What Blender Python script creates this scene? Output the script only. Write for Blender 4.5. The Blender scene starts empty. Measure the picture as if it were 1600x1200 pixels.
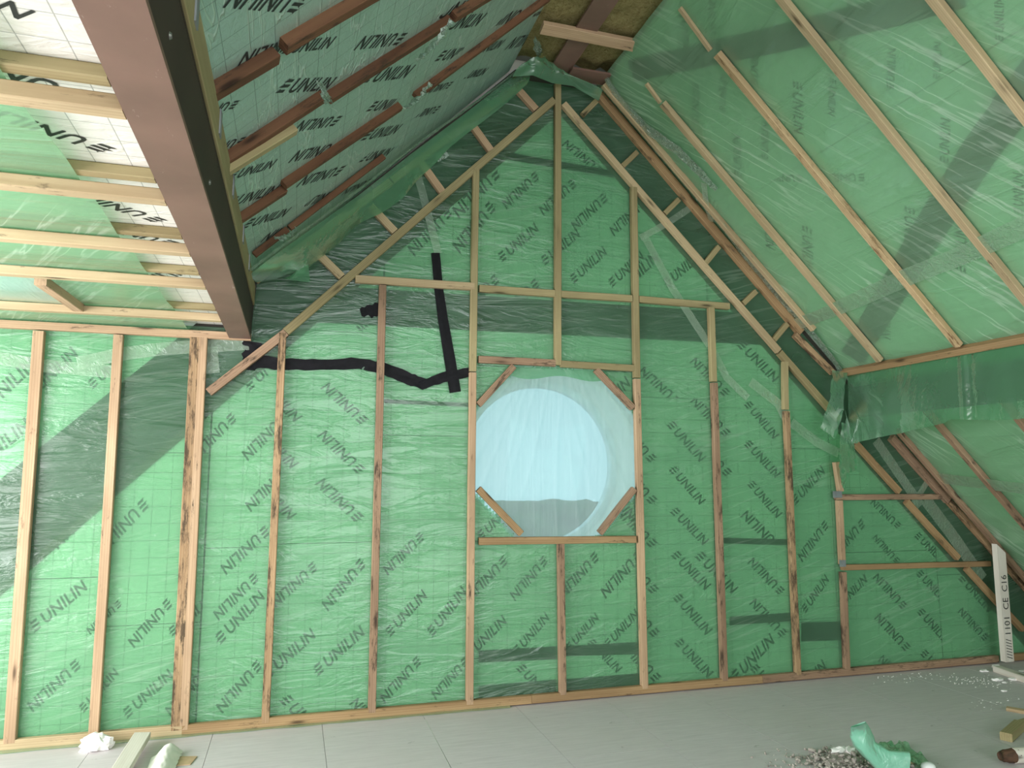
import bpy, bmesh, math, random
from mathutils import Vector, Matrix, noise
random.seed(7)
C = bpy.context.scene.collection
V = Vector

# ------------------------------------------------------------------ camera, sky, lights, exposure
cam_d = bpy.data.cameras.new('camera'); cam = bpy.data.objects.new('camera', cam_d); C.objects.link(cam)
cam_d.sensor_width = 36; cam_d.lens = 25.917; cam_d.clip_start = .05; cam_d.clip_end = 200
cx, cu, cf = V((0.959,-0.283,0.002)), V((-0.037,-0.118,0.992)), V((0.28,0.952,0.124))
cf.normalize(); cx = (cx - cf*cx.dot(cf)).normalized(); cu = cx.cross(cf)
cam.matrix_world = Matrix.Translation(V((0.0,-4.8,1.485))) @ Matrix((cx, cu, -cf)).transposed().to_4x4()
sc = bpy.context.scene; sc.camera = cam
sc.view_settings.view_transform = 'Standard'; sc.view_settings.look = 'None'
sc.view_settings.gamma = 1; sc.view_settings.use_curve_mapping = False
sc.view_settings.exposure = 0.0
wd = bpy.data.worlds.new('sky'); sc.world = wd; wd.use_nodes = True
bg = wd.node_tree.nodes['Background']; bg.inputs[0].default_value = (.72, .90, 1, 1); bg.inputs[1].default_value = 1.15

def area(name, loc, target, sx, sy, power, col=(1, 1, 1)):
    d = bpy.data.lights.new(name, 'AREA'); d.shape = 'RECTANGLE'; d.size = sx; d.size_y = sy; d.energy = power; d.color = col
    o = bpy.data.objects.new(name, d); C.objects.link(o); o.location = loc
    o.rotation_euler = (V(target) - V(loc)).to_track_quat('-Z', 'Y').to_euler(); o['kind'] = 'helper'; return o
area('dormer_daylight', (-3.02, -2.7, 1.35), (0, -2.3, 1.1), 3.8, 1.5, 260, (1, .96, .97))
area('rear_soft_fill', (1.2, -8.75, 1.7), (1.6, 0, 2.0), 4.2, 2.6, 215, (1, .97, 1))  # added broad soft light from behind the camera, at an unseen opening
area('rear_side_fill', (4.35, -7.0, 1.9), (0.6, -2.5, 2.6), 1.4, 1.6, 30, (1, .99, .96))  # added fill light behind the camera, no rooflight is built there

# ------------------------------------------------------------------ materials
def nt(name):
    m = bpy.data.materials.new(name); m.use_nodes = True; t = m.node_tree; t.nodes.clear(); return m, t
def N(t, ty, **k):
    n = t.nodes.new(ty)
    for a, b in k.items():
        if a[0] == 'i' and a[1:].isdigit(): n.inputs[int(a[1:])].default_value = b
        else:
            try: setattr(n, a, b)
            except Exception: n.inputs[a].default_value = b
    return n
def L(t, a, b): t.links.new(a, b)
def ramp(t, fac, stops):
    r = t.nodes.new('ShaderNodeValToRGB'); e = r.color_ramp.elements
    while len(e) > 1: e.remove(e[-1])
    e[0].position = stops[0][0]; e[0].color = tuple(stops[0][1]) + (1,)
    for p, c in stops[1:]:
        q = e.new(p); q.color = tuple(c) + (1,)
    L(t, fac, r.inputs[0]); return r.outputs[0]
def coords(t, scale, rnd=False, src='Object'):
    tc = N(t, 'ShaderNodeTexCoord'); mp = N(t, 'ShaderNodeMapping'); mp.inputs['Scale'].default_value = scale
    if rnd:
        oi = N(t, 'ShaderNodeObjectInfo'); mu = N(t, 'ShaderNodeMath', operation='MULTIPLY', i1=37.0)
        L(t, oi.outputs['Random'], mu.inputs[0]); cb = N(t, 'ShaderNodeCombineXYZ')
        for i in range(3): L(t, mu.outputs[0], cb.inputs[i])
        ad = N(t, 'ShaderNodeVectorMath', operation='ADD'); L(t, tc.outputs[src], ad.inputs[0]); L(t, cb.outputs[0], ad.inputs[1])
        L(t, ad.outputs[0], mp.inputs['Vector'])
    else: L(t, tc.outputs[src], mp.inputs['Vector'])
    return mp.outputs[0]
def mixc(t, fac, a, b, mode='MIX'):
    m = N(t, 'ShaderNodeMix', data_type='RGBA', blend_type=mode)
    if hasattr(fac, 'links') or hasattr(fac, 'is_linked'): L(t, fac, m.inputs[0])
    else: m.inputs[0].default_value = fac
    for s, v in ((6, a), (7, b)):
        if isinstance(v, tuple): m.inputs[s].default_value = tuple(v) + (1,) if len(v) == 3 else v
        else: L(t, v, m.inputs[s])
    return m.outputs[2]
def out(t, sh):
    o = N(t, 'ShaderNodeOutputMaterial'); L(t, sh, o.inputs[0])
def pbr(t, col, rough=.6, metal=0., bump=None, bs=.2, bd=.01, spec=.3):
    b = N(t, 'ShaderNodeBsdfPrincipled')
    if isinstance(col, tuple): b.inputs['Base Color'].default_value = tuple(col) + (1,)
    else: L(t, col, b.inputs['Base Color'])
    if isinstance(rough, float): b.inputs['Roughness'].default_value = rough
    else: L(t, rough, b.inputs['Roughness'])
    b.inputs['Metallic'].default_value = metal; b.inputs['Specular IOR Level'].default_value = spec
    if bump is not None:
        bm = N(t, 'ShaderNodeBump'); bm.inputs['Strength'].default_value = bs; bm.inputs['Distance'].default_value = bd
        L(t, bump, bm.inputs['Height']); L(t, bm.outputs[0], b.inputs['Normal'])
    return b

def wood(name, light, dark, mould=0., mouldcol=(.03, .022, .015), knots=True, rough=.75):
    m, t = nt(name)
    c = coords(t, (1.6, 26, 26), True)
    n1 = N(t, 'ShaderNodeTexNoise'); n1.inputs['Scale'].default_value = 1; n1.inputs['Detail'].default_value = 6; n1.inputs['Roughness'].default_value = .62
    n1.inputs['Distortion'].default_value = .5; L(t, c, n1.inputs['Vector'])
    wv = N(t, 'ShaderNodeTexWave', wave_type='BANDS', bands_direction='Y'); wv.inputs['Scale'].default_value = 1.1
    wv.inputs['Distortion'].default_value = 7; wv.inputs['Detail'].default_value = 3; wv.inputs['Detail Scale'].default_value = .7; L(t, coords(t, (.9, 22, 22), True), wv.inputs['Vector'])
    base = ramp(t, n1.outputs[0], [(.25, dark), (.5, tuple((a+b)/2 for a, b in zip(light, dark))), (.72, light)])
    base = mixc(t, .35, base, ramp(t, wv.outputs[0], [(0, dark), (.5, light), (1, light)]))
    # slow colour drift along the length
    n2 = N(t, 'ShaderNodeTexNoise'); n2.inputs['Scale'].default_value = 1; n2.inputs['Detail'].default_value = 3; L(t, coords(t, (1.3, 5, 5), True), n2.inputs['Vector'])
    base = mixc(t, ramp(t, n2.outputs[0], [(.35, (0, 0, 0)), (.7, (.55, .55, .55))]), base, tuple(a*.62 for a in dark))
    if knots:
        vo = N(t, 'ShaderNodeTexVoronoi'); vo.inputs['Scale'].default_value = 1; L(t, coords(t, (2.2, 10, 10), True), vo.inputs['Vector'])
        k = ramp(t, vo.outputs['Distance'], [(0, (1, 1, 1)), (.07, (.85, .85, .85)), (.13, (.2, .2, .2)), (.19, (0, 0, 0))])
        base = mixc(t, k, base, tuple(a*.22 for a in dark))
    if mould > 0:
        n3 = N(t, 'ShaderNodeTexNoise'); n3.inputs['Scale'].default_value = 1; n3.inputs['Detail'].default_value = 8; n3.inputs['Roughness'].default_value = .75
        L(t, coords(t, (5, 22, 22), True), n3.inputs['Vector'])
        base = mixc(t, ramp(t, n3.outputs[0], [(.62-mould*.22, (0, 0, 0)), (.72-mould*.2, (.85, .85, .85))]), base, mouldcol)
    out(t, pbr(t, base, rough, bump=n1.outputs[0], bs=.35, bd=.003).outputs[0]); return m
M = {}
M['pine'] = wood('pine', (.62, .44, .28), (.38, .24, .14), .15)
M['pine_dark'] = wood('pine_dark', (.46, .31, .20), (.24, .145, .09), .4)
M['treated'] = wood('treated', (.46, .39, .21), (.27, .21, .10), .05)
M['treated_pale'] = wood('treated_pale', (.62, .49, .30), (.40, .29, .16), .1)
M['redwood'] = wood('redwood', (.22, .105, .055), (.10, .042, .022), .4)
M['mouldy'] = wood('mouldy', (.55, .38, .22), (.30, .18, .09), .62)
M['speckled'] = wood('speckled', (.66, .50, .30), (.42, .27, .13), .42, (.13, .06, .025))
M['rail_brown'] = wood('rail_brown', (.46, .31, .16), (.27, .16, .075), .2)
M['white_wood'] = wood('white_wood', (.80, .77, .70), (.66, .60, .51), .0, knots=True)
M['bark_wood'] = wood('bark_wood', (.16, .085, .05), (.05, .025, .015), .4)

def steel(name, col, rough=.5, scratches=True):
    m, t = nt(name)
    n = N(t, 'ShaderNodeTexNoise'); n.inputs['Scale'].default_value = 3; n.inputs['Detail'].default_value = 8; L(t, coords(t, (1, 1, 1)), n.inputs['Vector'])
    base = ramp(t, n.outputs[0], [(.3, tuple(a*.8 for a in col)), (.7, tuple(min(1, a*1.18) for a in col))])
    if scratches:
        n2 = N(t, 'ShaderNodeTexNoise'); n2.inputs['Scale'].default_value = 1; n2.inputs['Detail'].default_value = 7; n2.inputs['Roughness'].default_value = .8
        L(t, coords(t, (28, 9, 28)), n2.inputs['Vector'])
        base = mixc(t, ramp(t, n2.outputs[0], [(.635, (0, 0, 0)), (.70, (.6, .6, .6))]), base, (.55, .47, .42))
        n3 = N(t, 'ShaderNodeTexNoise'); n3.inputs['Scale'].default_value = 2.2; n3.inputs['Detail'].default_value = 4; L(t, coords(t, (1, 1, 1)), n3.inputs['Vector'])
        base = mixc(t, ramp(t, n3.outputs[0], [(.66, (0, 0, 0)), (.74, (.35, .35, .35))]), base, tuple(a*.4 for a in col))
    out(t, pbr(t, base, rough, spec=.4, bump=n.outputs[0], bs=.1).outputs[0]); return m
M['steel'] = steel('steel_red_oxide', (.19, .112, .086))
M['steel_web'] = steel('steel_web_shaded', (.040, .024, .018), .6, False)  # same brown paint, darkened to hold the shade of the web recess
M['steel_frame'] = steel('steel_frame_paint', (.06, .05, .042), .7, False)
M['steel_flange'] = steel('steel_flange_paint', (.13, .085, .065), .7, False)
def plain(name, col, rough=.6, metal=0., nscale=12, var=.15, bs=.3, bd=.005, spec=.3):
    m, t = nt(name)
    n = N(t, 'ShaderNodeTexNoise'); n.inputs['Scale'].default_value = nscale; n.inputs['Detail'].default_value = 8; L(t, coords(t, (1, 1, 1)), n.inputs['Vector'])
    base = ramp(t, n.outputs[0], [(.3, tuple(a*(1-var) for a in col)), (.7, tuple(min(1, a*(1+var)) for a in col))])
    out(t, pbr(t, base, rough, metal, bump=n.outputs[0], bs=bs, bd=bd, spec=spec).outputs[0]); return m
M['zinc'] = plain('zinc', (.30, .32, .34), .5, .6)
M['screw'] = plain('screw', (.22, .21, .2), .4, .8)
M['plaster'] = plain('plaster', (.88, .84, .76), .9, 0, 6, .05)
M['masonry'] = plain('masonry', (.35, .34, .32), .9)
M['black_tape'] = plain('black_tape', (.005, .005, .007), .55, 0, 30, .3, .25, .003, spec=.18)
M['ink'] = plain('ink', (.075, .10, .09), .75, 0, 40, .2, .0, spec=.2)
M['ink_bold'] = plain('ink_bold', (.022, .025, .024), .5, 0, 40, .2, .0, spec=.4)
M['paper'] = plain('paper', (.86, .84, .78), .8, 0, 9, .06)
M['kraft'] = plain('kraft', (.50, .36, .22), .85, 0, 20, .12)
M['mortar'] = plain('mortar', (.36, .33, .29), .95, 0, 18, .35, .8, .02)
M['white_lump'] = plain('white_lump', (.88, .87, .84), .8, 0, 9, .05, .4, .01)
M['pvc'] = plain('pvc', (.8, .82, .82), .4)
M['dark'] = plain('dark', (.02, .02, .02), .8)
M['hedge'] = plain('hedge', (.035, .10, .02), .95, 0, 3, .6)
M['ground_glare'] = plain('ground_glare', (.72, .78, .76), .95, 0, 2, .4)  # ground paled to carry the overexposed daylight in its colour

# mineral wool
m, t = nt('mineral_wool'); M['wool'] = m
n = N(t, 'ShaderNodeTexNoise'); n.inputs['Scale'].default_value = 34; n.inputs['Detail'].default_value = 12; n.inputs['Roughness'].default_value = .8; n.inputs['Distortion'].default_value = 1.5
L(t, coords(t, (1, 1, 1)), n.inputs['Vector'])
out(t, pbr(t, ramp(t, n.outputs[0], [(.3, (.11, .085, .03)), (.5, (.36, .30, .13)), (.72, (.52, .45, .23))]), 1., bump=n.outputs[0], bs=1., bd=.02, spec=.05).outputs[0])

# foil faced insulation board with a printed 10 cm grid
def foil(name, col, metal, rough, crink=(9, 3, 1), bs=.5, line=(.07, .09, .085), ridges=0.):
    m, t = nt(name); tc = N(t, 'ShaderNodeTexCoord'); sp = N(t, 'ShaderNodeSeparateXYZ'); L(t, tc.outputs['Object'], sp.inputs[0])
    g = None
    for ax in (0, 1):
        d = N(t, 'ShaderNodeMath', operation='MULTIPLY', i1=10.0); L(t, sp.outputs[ax], d.inputs[0])
        f = N(t, 'ShaderNodeMath', operation='FRACT'); L(t, d.outputs[0], f.inputs[0])
        l = N(t, 'ShaderNodeMath', operation='LESS_THAN', i1=.030); L(t, f.outputs[0], l.inputs[0])
        if g is None: g = l
        else:
            mx = N(t, 'ShaderNodeMath', operation='MAXIMUM'); L(t, g.outputs[0], mx.inputs[0]); L(t, l.outputs[0], mx.inputs[1]); g = mx
    gs = N(t, 'ShaderNodeMath', operation='MULTIPLY', i1=.6 if name == 'foil_wall' else .5); L(t, g.outputs[0], gs.inputs[0])
    base = mixc(t, gs.outputs[0], col, line)
    n = N(t, 'ShaderNodeTexNoise'); n.inputs['Scale'].default_value = 1; n.inputs['Detail'].default_value = 4; n.inputs['Distortion'].default_value = 1.2
    L(t, coords(t, crink), n.inputs['Vector']); h = n.outputs[0]
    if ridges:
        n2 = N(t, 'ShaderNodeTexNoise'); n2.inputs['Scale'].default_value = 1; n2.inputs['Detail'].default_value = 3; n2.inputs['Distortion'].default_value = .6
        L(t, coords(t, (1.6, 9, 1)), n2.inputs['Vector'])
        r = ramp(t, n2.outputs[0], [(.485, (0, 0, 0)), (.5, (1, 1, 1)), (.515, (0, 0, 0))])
        base = mixc(t, mixc(t, .5, r, (0, 0, 0)), base, (.74, .84, .78))  # crease highlights painted into the base colour as pale lines
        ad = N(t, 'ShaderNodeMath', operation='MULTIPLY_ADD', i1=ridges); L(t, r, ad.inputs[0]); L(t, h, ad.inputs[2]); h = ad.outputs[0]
    b = pbr(t, base, rough, metal, bump=h, bs=bs, bd=.012, spec=.5); out(t, b.outputs[0]); return m
M['foil_wall'] = foil('foil_wall', (.80, .82, .80), .1, .5, line=(.0, .01, .0))
M['foil_slope'] = foil('foil_slope', (.44, .60, .53), .5, .42, (26, 34, 1), .3, (.05, .08, .07), 2.2)  # green base stands in for the green room mirrored in grey foil
M['foil_white'] = foil('foil_white', (.83, .82, .76), .15, .42, (26, 9, 1), .55)

# green polythene film: tinted see-through, part hazy, glossy
def film(name, tint, haze, opac=(.3, .5), gloss=.10, rough=.22, wr=(3, 20, 1), bs=.5, streak=0., rot=.3, trl=.45):
    m, t = nt(name); tr = N(t, 'ShaderNodeBsdfTransparent'); tr.inputs[0].default_value = tint + (1,)
    n = N(t, 'ShaderNodeTexNoise'); n.inputs['Scale'].default_value = 1; n.inputs['Detail'].default_value = 5; n.inputs['Roughness'].default_value = .55; n.inputs['Distortion'].default_value = .8
    L(t, coords(t, wr), n.inputs['Vector'])
    n2 = N(t, 'ShaderNodeTexNoise'); n2.inputs['Scale'].default_value = 1.3; n2.inputs['Detail'].default_value = 3; L(t, coords(t, (1, 1.5, 1)), n2.inputs['Vector'])
    r = ramp(t, n.outputs[0], [(.40, (0, 0, 0)), (.5, (1, 1, 1)), (.60, (0, 0, 0))])
    bm = N(t, 'ShaderNodeBump'); bm.inputs['Strength'].default_value = bs; bm.inputs['Distance'].default_value = .012; L(t, r, bm.inputs['Height'])
    bm2 = N(t, 'ShaderNodeBump'); bm2.inputs['Strength'].default_value = bs*.8; bm2.inputs['Distance'].default_value = .03; L(t, n.outputs[0], bm2.inputs['Height']); L(t, bm.outputs[0], bm2.inputs['Normal'])
    df = N(t, 'ShaderNodeBsdfDiffuse'); df.inputs[0].default_value = haze + (1,); L(t, bm2.outputs[0], df.inputs['Normal'])
    tl = N(t, 'ShaderNodeBsdfTranslucent'); tl.inputs[0].default_value = haze + (1,)
    mx = N(t, 'ShaderNodeMixShader'); mx.inputs[0].default_value = trl; L(t, df.outputs[0], mx.inputs[1]); L(t, tl.outputs[0], mx.inputs[2])
    fc = N(t, 'ShaderNodeMapRange'); fc.inputs[1].default_value = .3; fc.inputs[2].default_value = .7; fc.inputs[3].default_value = opac[0]; fc.inputs[4].default_value = opac[1]; L(t, n2.outputs[0], fc.inputs[0])
    fco = fc.outputs[0]
    if streak:      # wrinkle highlights along the pull lines, painted in as paler, denser haze
        n3 = N(t, 'ShaderNodeTexNoise'); n3.inputs['Scale'].default_value = 1; n3.inputs['Detail'].default_value = 3; n3.inputs['Distortion'].default_value = .35
        mp3 = N(t, 'ShaderNodeMapping', vector_type='POINT'); mp3.inputs['Scale'].default_value = (.9, 11, 1)
        tc3 = N(t, 'ShaderNodeTexCoord'); vr = N(t, 'ShaderNodeVectorRotate', rotation_type='Z_AXIS'); vr.inputs['Angle'].default_value = rot; L(t, tc3.outputs['Object'], vr.inputs['Vector']); L(t, vr.outputs[0], mp3.inputs['Vector']); L(t, mp3.outputs[0], n3.inputs['Vector'])
        sk_ = ramp(t, n3.outputs[0], [(.46, (0, 0, 0)), (.505, (1, 1, 1)), (.53, (0, 0, 0))])
        msk = N(t, 'ShaderNodeMath', operation='MULTIPLY', i1=streak); L(t, sk_, msk.inputs[0])
        n4 = N(t, 'ShaderNodeTexNoise'); n4.inputs['Scale'].default_value = 1.1; L(t, coords(t, (1, 1, 1)), n4.inputs['Vector'])
        mk2 = N(t, 'ShaderNodeMath', operation='MULTIPLY'); L(t, msk.outputs[0], mk2.inputs[0]); L(t, ramp(t, n4.outputs[0], [(.42, (0, 0, 0)), (.6, (1, 1, 1))]), mk2.inputs[1])
        hc = mixc(t, mk2.outputs[0], haze, (.80, .93, .80)); L(t, hc, df.inputs[0]); L(t, hc, tl.inputs[0])
        aa = N(t, 'ShaderNodeMath', operation='MULTIPLY_ADD', i1=.35, use_clamp=True); L(t, mk2.outputs[0], aa.inputs[0]); L(t, fco, aa.inputs[2]); fco = aa.outputs[0]
    m1 = N(t, 'ShaderNodeMixShader'); L(t, fco, m1.inputs[0]); L(t, tr.outputs[0], m1.inputs[1]); L(t, mx.outputs[0], m1.inputs[2])
    gl = N(t, 'ShaderNodeBsdfGlossy'); gl.inputs['Roughness'].default_value = rough; gl.inputs[0].default_value = (.95, 1, .97, 1); L(t, bm2.outputs[0], gl.inputs['Normal'])
    lw = N(t, 'ShaderNodeLayerWeight'); lw.inputs[0].default_value = .25; L(t, bm2.outputs[0], lw.inputs['Normal'])
    ma = N(t, 'ShaderNodeMath', operation='MULTIPLY_ADD', i1=.45, i2=gloss); L(t, lw.outputs['Fresnel'], ma.inputs[0])
    m2 = N(t, 'ShaderNodeMixShader'); L(t, ma.outputs[0], m2.inputs[0]); L(t, m1.outputs[0], m2.inputs[1]); L(t, gl.outputs[0], m2.inputs[2])
    out(t, m2.outputs[0]); return m
TINT = (.52, .82, .58); HAZE = (.19, .43, .26)
M['film_wall'] = film('green_film', TINT, HAZE, (.28, .48), .04, .28, (1.6, 8, 1), .3, streak=.3, rot=-.25)
M['film_slope'] = film('green_film_slope', TINT, (.42, .70, .46), (.46, .62), .08, .28, (.8, 3.2, 1), .4, streak=.75, rot=1.1)
M['film_loose'] = film('green_film_loose', TINT, (.19, .47, .27), (.42, .62), .05, .25, (2, 2, 2), .22)
M['film_window'] = film('pale_film', (.58, .86, .84), (.80, .93, .90), (.46, .54), .02, .35, (14, 1.0, 1), .15, trl=.85)
M['tape_clear'] = film('clear_tape', (.80, .92, .82), (.62, .78, .63), (.30, .45), .05, .3, (14, 14, 14), .25)
M['tape_foil'] = film('crinkled_tape', (.7, .9, .78), (.60, .76, .66), (.45, .68), .14, .22, (45, 45, 45), .8)
M['bag'] = film('mint_film', (.6, .9, .75), (.36, .78, .60), (.86, .95), .05, .3, (6, 6, 6), .3)
m, t = nt('pane_glass'); M['glass'] = m
g1 = N(t, 'ShaderNodeBsdfTransparent'); g1.inputs[0].default_value = (.93, .97, .98, 1); g2 = N(t, 'ShaderNodeBsdfGlossy'); g2.inputs['Roughness'].default_value = .02
gm = N(t, 'ShaderNodeMixShader'); gm.inputs[0].default_value = .06; L(t, g1.outputs[0], gm.inputs[1]); L(t, g2.outputs[0], gm.inputs[2]); out(t, gm.outputs[0])

# floor: grey flooring panels
m, t = nt('floor_panel'); M['floor'] = m
co = coords(t, (1, 1, 1), src='Object')
n1 = N(t, 'ShaderNodeTexNoise'); n1.inputs['Scale'].default_value = 1; n1.inputs['Detail'].default_value = 9; n1.inputs['Roughness'].default_value = .7; L(t, coords(t, (4, 40, 4)), n1.inputs['Vector'])
n2 = N(t, 'ShaderNodeTexNoise'); n2.inputs['Scale'].default_value = 1.4; n2.inputs['Detail'].default_value = 6; L(t, co, n2.inputs['Vector'])
b = ramp(t, n1.outputs[0], [(.3, (.53, .49, .51)), (.7, (.68, .63, .65))])
b = mixc(t, ramp(t, n2.outputs[0], [(.35, (0, 0, 0)), (.7, (.5, .5, .5))]), b, (.60, .555, .55))
n3 = N(t, 'ShaderNodeTexNoise'); n3.inputs['Scale'].default_value = 9; n3.inputs['Detail'].default_value = 4; L(t, co, n3.inputs['Vector'])
b = mixc(t, ramp(t, n3.outputs[0], [(.70, (0, 0, 0)), (.76, (.7, .7, .7))]), b, (.12, .12, .11))
n4 = N(t, 'ShaderNodeTexNoise'); n4.inputs['Scale'].default_value = 70; n4.inputs['Detail'].default_value = 2; L(t, co, n4.inputs['Vector'])
b = mixc(t, ramp(t, n4.outputs[0], [(.74, (0, 0, 0)), (.77, (.7, .7, .7))]), b, (.62, .62, .58))
out(t, pbr(t, b, .55, bump=n1.outputs[0], bs=.15, bd=.004, spec=.35).outputs[0])
M['chalk'] = plain('chalk_line', (.60, .60, .57), .9)

# ------------------------------------------------------------------ builders
TREE = {}
def link(o, name, M_=None, parent=None, mat=None):
    o.name = name; C.objects.link(o); M_ = M_ or Matrix(); TREE[o.name] = M_
    if parent is not None:
        o.parent = parent; o.matrix_local = TREE[parent.name].inverted() @ M_
    else: o.matrix_local = M_
    return o
def mesh(name, vs, fs, mat, parent=None, M_=None, smooth=False):
    me = bpy.data.meshes.new(name); me.from_pydata([tuple(v) for v in vs], [], fs); me.materials.append(M[mat] if isinstance(mat, str) else mat)
    if smooth:
        for p in me.polygons: p.use_smooth = True
    me.update(); o = bpy.data.objects.new(name, me); return link(o, name, M_, parent)
def tag(o, label, cat, group=None):
    o['label'] = label; o['category'] = cat
    if group: o['group'] = group
    return o
def empty(name, loc, label, cat, group=None):
    o = bpy.data.objects.new(name, None); o.empty_display_size = .1; link(o, name, Matrix.Translation(V(loc))); return tag(o, label, cat, group)
def frame(o, ex, n):
    ex = V(ex).normalized(); n = V(n); n = (n - ex*n.dot(ex)).normalized(); ey = n.cross(ex)
    m_ = Matrix((ex, ey, n)).transposed().to_4x4(); m_.translation = V(o); return m_
def box_geo(x0, x1, y0, y1, z0, z1):
    return ([(x, y, z) for z in (z0, z1) for y in (y0, y1) for x in (x0, x1)],
            [(0, 2, 3, 1), (4, 5, 7, 6), (0, 1, 5, 4), (2, 6, 7, 3), (0, 4, 6, 2), (1, 3, 7, 5)])
def box(name, x0, x1, y0, y1, z0, z1, mat, parent=None, M_=None):
    cx_, cy_, cz_ = (x0+x1)/2, (y0+y1)/2, (z0+z1)/2
    v, f = box_geo(x0-cx_, x1-cx_, y0-cy_, y1-cy_, z0-cz_, z1-cz_)
    return mesh(name, v, f, mat, parent, (M_ or Matrix()) @ Matrix.Translation(V((cx_, cy_, cz_))))
def timber(name, a, b, w, t_, n, mat, parent=None, ch=.003, bow=.0012, cut0=0., cut1=0.):
    """sawn timber: a, b = ends of the centre line of its face; n = the way the face looks; cut = end mitre (m of run per m of width)"""
    a, b = V(a), V(b); Ln = (b-a).length; h = w/2
    prof = [(-h+ch, 0), (h-ch, 0), (h, -ch), (h, -t_+ch), (h-ch, -t_), (-h+ch, -t_), (-h, -t_+ch), (-h, -ch)]
    ns = max(2, min(7, int(Ln/.35)+2)); vs, fs = [], []
    for i in range(ns):
        x = Ln*i/(ns-1); dy = random.uniform(-bow, bow)*(0 < i < ns-1); dzz = random.uniform(-bow, 0)*(0 < i < ns-1)
        for (y, z) in prof:
            xx = x + (cut0*y if i == 0 else 0) + (cut1*y if i == ns-1 else 0)
            vs.append((xx, y+dy, z+dzz))
    for i in range(ns-1):
        for k in range(8):
            k2 = (k+1) % 8; fs.append((i*8+k, (i+1)*8+k, (i+1)*8+k2, i*8+k2))
    fs.append(tuple(range(8))); fs.append(tuple((ns-1)*8+k for k in reversed(range(8))))
    return mesh(name, vs, fs, mat, parent, frame(a, b-a, n))
def prism(name, poly, d0, d1, mat, parent=None, M_=None, hole=None):
    """poly in local x,y; extruded from z=d0 to z=d1"""
    n_ = len(poly); vs = [(x, y, d0) for x, y in poly]+[(x, y, d1) for x, y in poly]
    fs = [tuple(range(n_, 2*n_)), tuple(reversed(range(n_)))]+[(i, (i+1) % n_, (i+1) % n_+n_, i+n_) for i in range(n_)]
    o = mesh(name, vs, fs, mat, parent, M_)
    return o
def clip_poly(poly, a, b, c):     # keep a x + b y <= c
    r = []
    for i in range(len(poly)):
        p, q = poly[i], poly[(i+1) % len(poly)]; dp, dq = a*p[0]+b*p[1]-c, a*q[0]+b*q[1]-c
        if dp <= 0: r.append(p)
        if dp*dq < 0:
            s = dp/(dp-dq); r.append((p[0]+(q[0]-p[0])*s, p[1]+(q[1]-p[1])*s))
    return r
def fbm(x, y, z=0., o=3):
    v = 0; a = 1
    for _ in range(o): v += a*noise.noise(V((x, y, z))); x *= 2.1; y *= 2.1; a *= .5
    return v

# ---- printed logo: one unit = emblem centre to centre of the last N
def logo_mesh():
    cu_ = bpy.data.curves.new('lettering', 'FONT'); cu_.body = 'UNILIN'; cu_.size = 1; cu_.offset = .018; cu_.resolution_u = 3; cu_.space_character = 1.06
    ob = bpy.data.objects.new('tmp', cu_); me = bpy.data.meshes.new_from_object(ob)
    bpy.data.objects.remove(ob); xs = [v.co.x for v in me.vertices]; ys = [v.co.y for v in me.vertices]
    x0, x1, y0, y1 = min(xs), max(xs), min(ys), max(ys); vs = []
    for v in me.vertices:
        yy = (v.co.y-y0)/(y1-y0)-.5; xx = (v.co.x-x0)/(x1-x0)
        vs.append((.15+xx*.91+yy*.05, yy*.225))
    fs = [tuple(p.vertices) for p in me.polygons]
    for k, (dx, ln) in enumerate(((.02, .17), (0, .20), (-.02, .17))):
        y = (1-k)*.078; i = len(vs)
        vs += [(dx-ln*.62, y-.018), (dx+ln*.30, y-.020), (dx+ln*.42, y+.022), (dx-ln*.18, y+.022), (dx-ln*.30, y+.042), (dx-ln*.34, y+.012)]
        fs.append(tuple(range(i, i+6)))
    return vs, fs
LV, LF = logo_mesh()
def lettering(name, items, M_, parent, mat='ink', z=.0015, clips=()):
    """items: (emblem x, y, last-N x, y) in the plane of M_, joined as the print of one board; clips: a,b,c half planes"""
    bm = bmesh.new()
    for (ex, ey, nx, ny) in items:
        dx, dy = nx-ex, ny-ey; vv = [bm.verts.new((ex+x*dx-y*dy, ey+x*dy+y*dx, z)) for x, y in LV]
        for f in LF:
            try: bm.faces.new([vv[i] for i in f])
            except ValueError: pass
    for (a, b, c) in clips:
        bmesh.ops.bisect_plane(bm, geom=bm.verts[:]+bm.edges[:]+bm.faces[:], plane_co=V((a, b, 0))*(c/(a*a+b*b)), plane_no=V((a, b, 0)), clear_outer=True)
    if not bm.faces: bm.free(); return None
    bmesh.ops.recalc_face_normals(bm, faces=bm.faces)
    me = bpy.data.meshes.new(name); bm.to_mesh(me); bm.free(); me.materials.append(M[mat]); return link(bpy.data.objects.new(name, me), name, M_, parent)
def thin_out(items, x0, x1, y0, y1):      # prints never overlap on one board
    keep = []
    def pts(it): return [p for p in [(it[0]+(it[2]-it[0])*t_/8, it[1]+(it[3]-it[1])*t_/8) for t_ in range(9)] if x0-.02 < p[0] < x1+.02 and y0-.02 < p[1] < y1+.02]
    for it in items:
        a = pts(it)
        if all(math.hypot(p[0]-q[0], p[1]-q[1]) > .062 for k in keep for p in a for q in pts(k)): keep.append(it)
    return keep
def inside(it, x0, x1, y0, y1, pad=0.):
    mx, my = (it[0]+it[2])/2, (it[1]+it[3])/2; return x0-pad <= mx <= x1+pad and y0-pad <= my <= y1+pad

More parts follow.
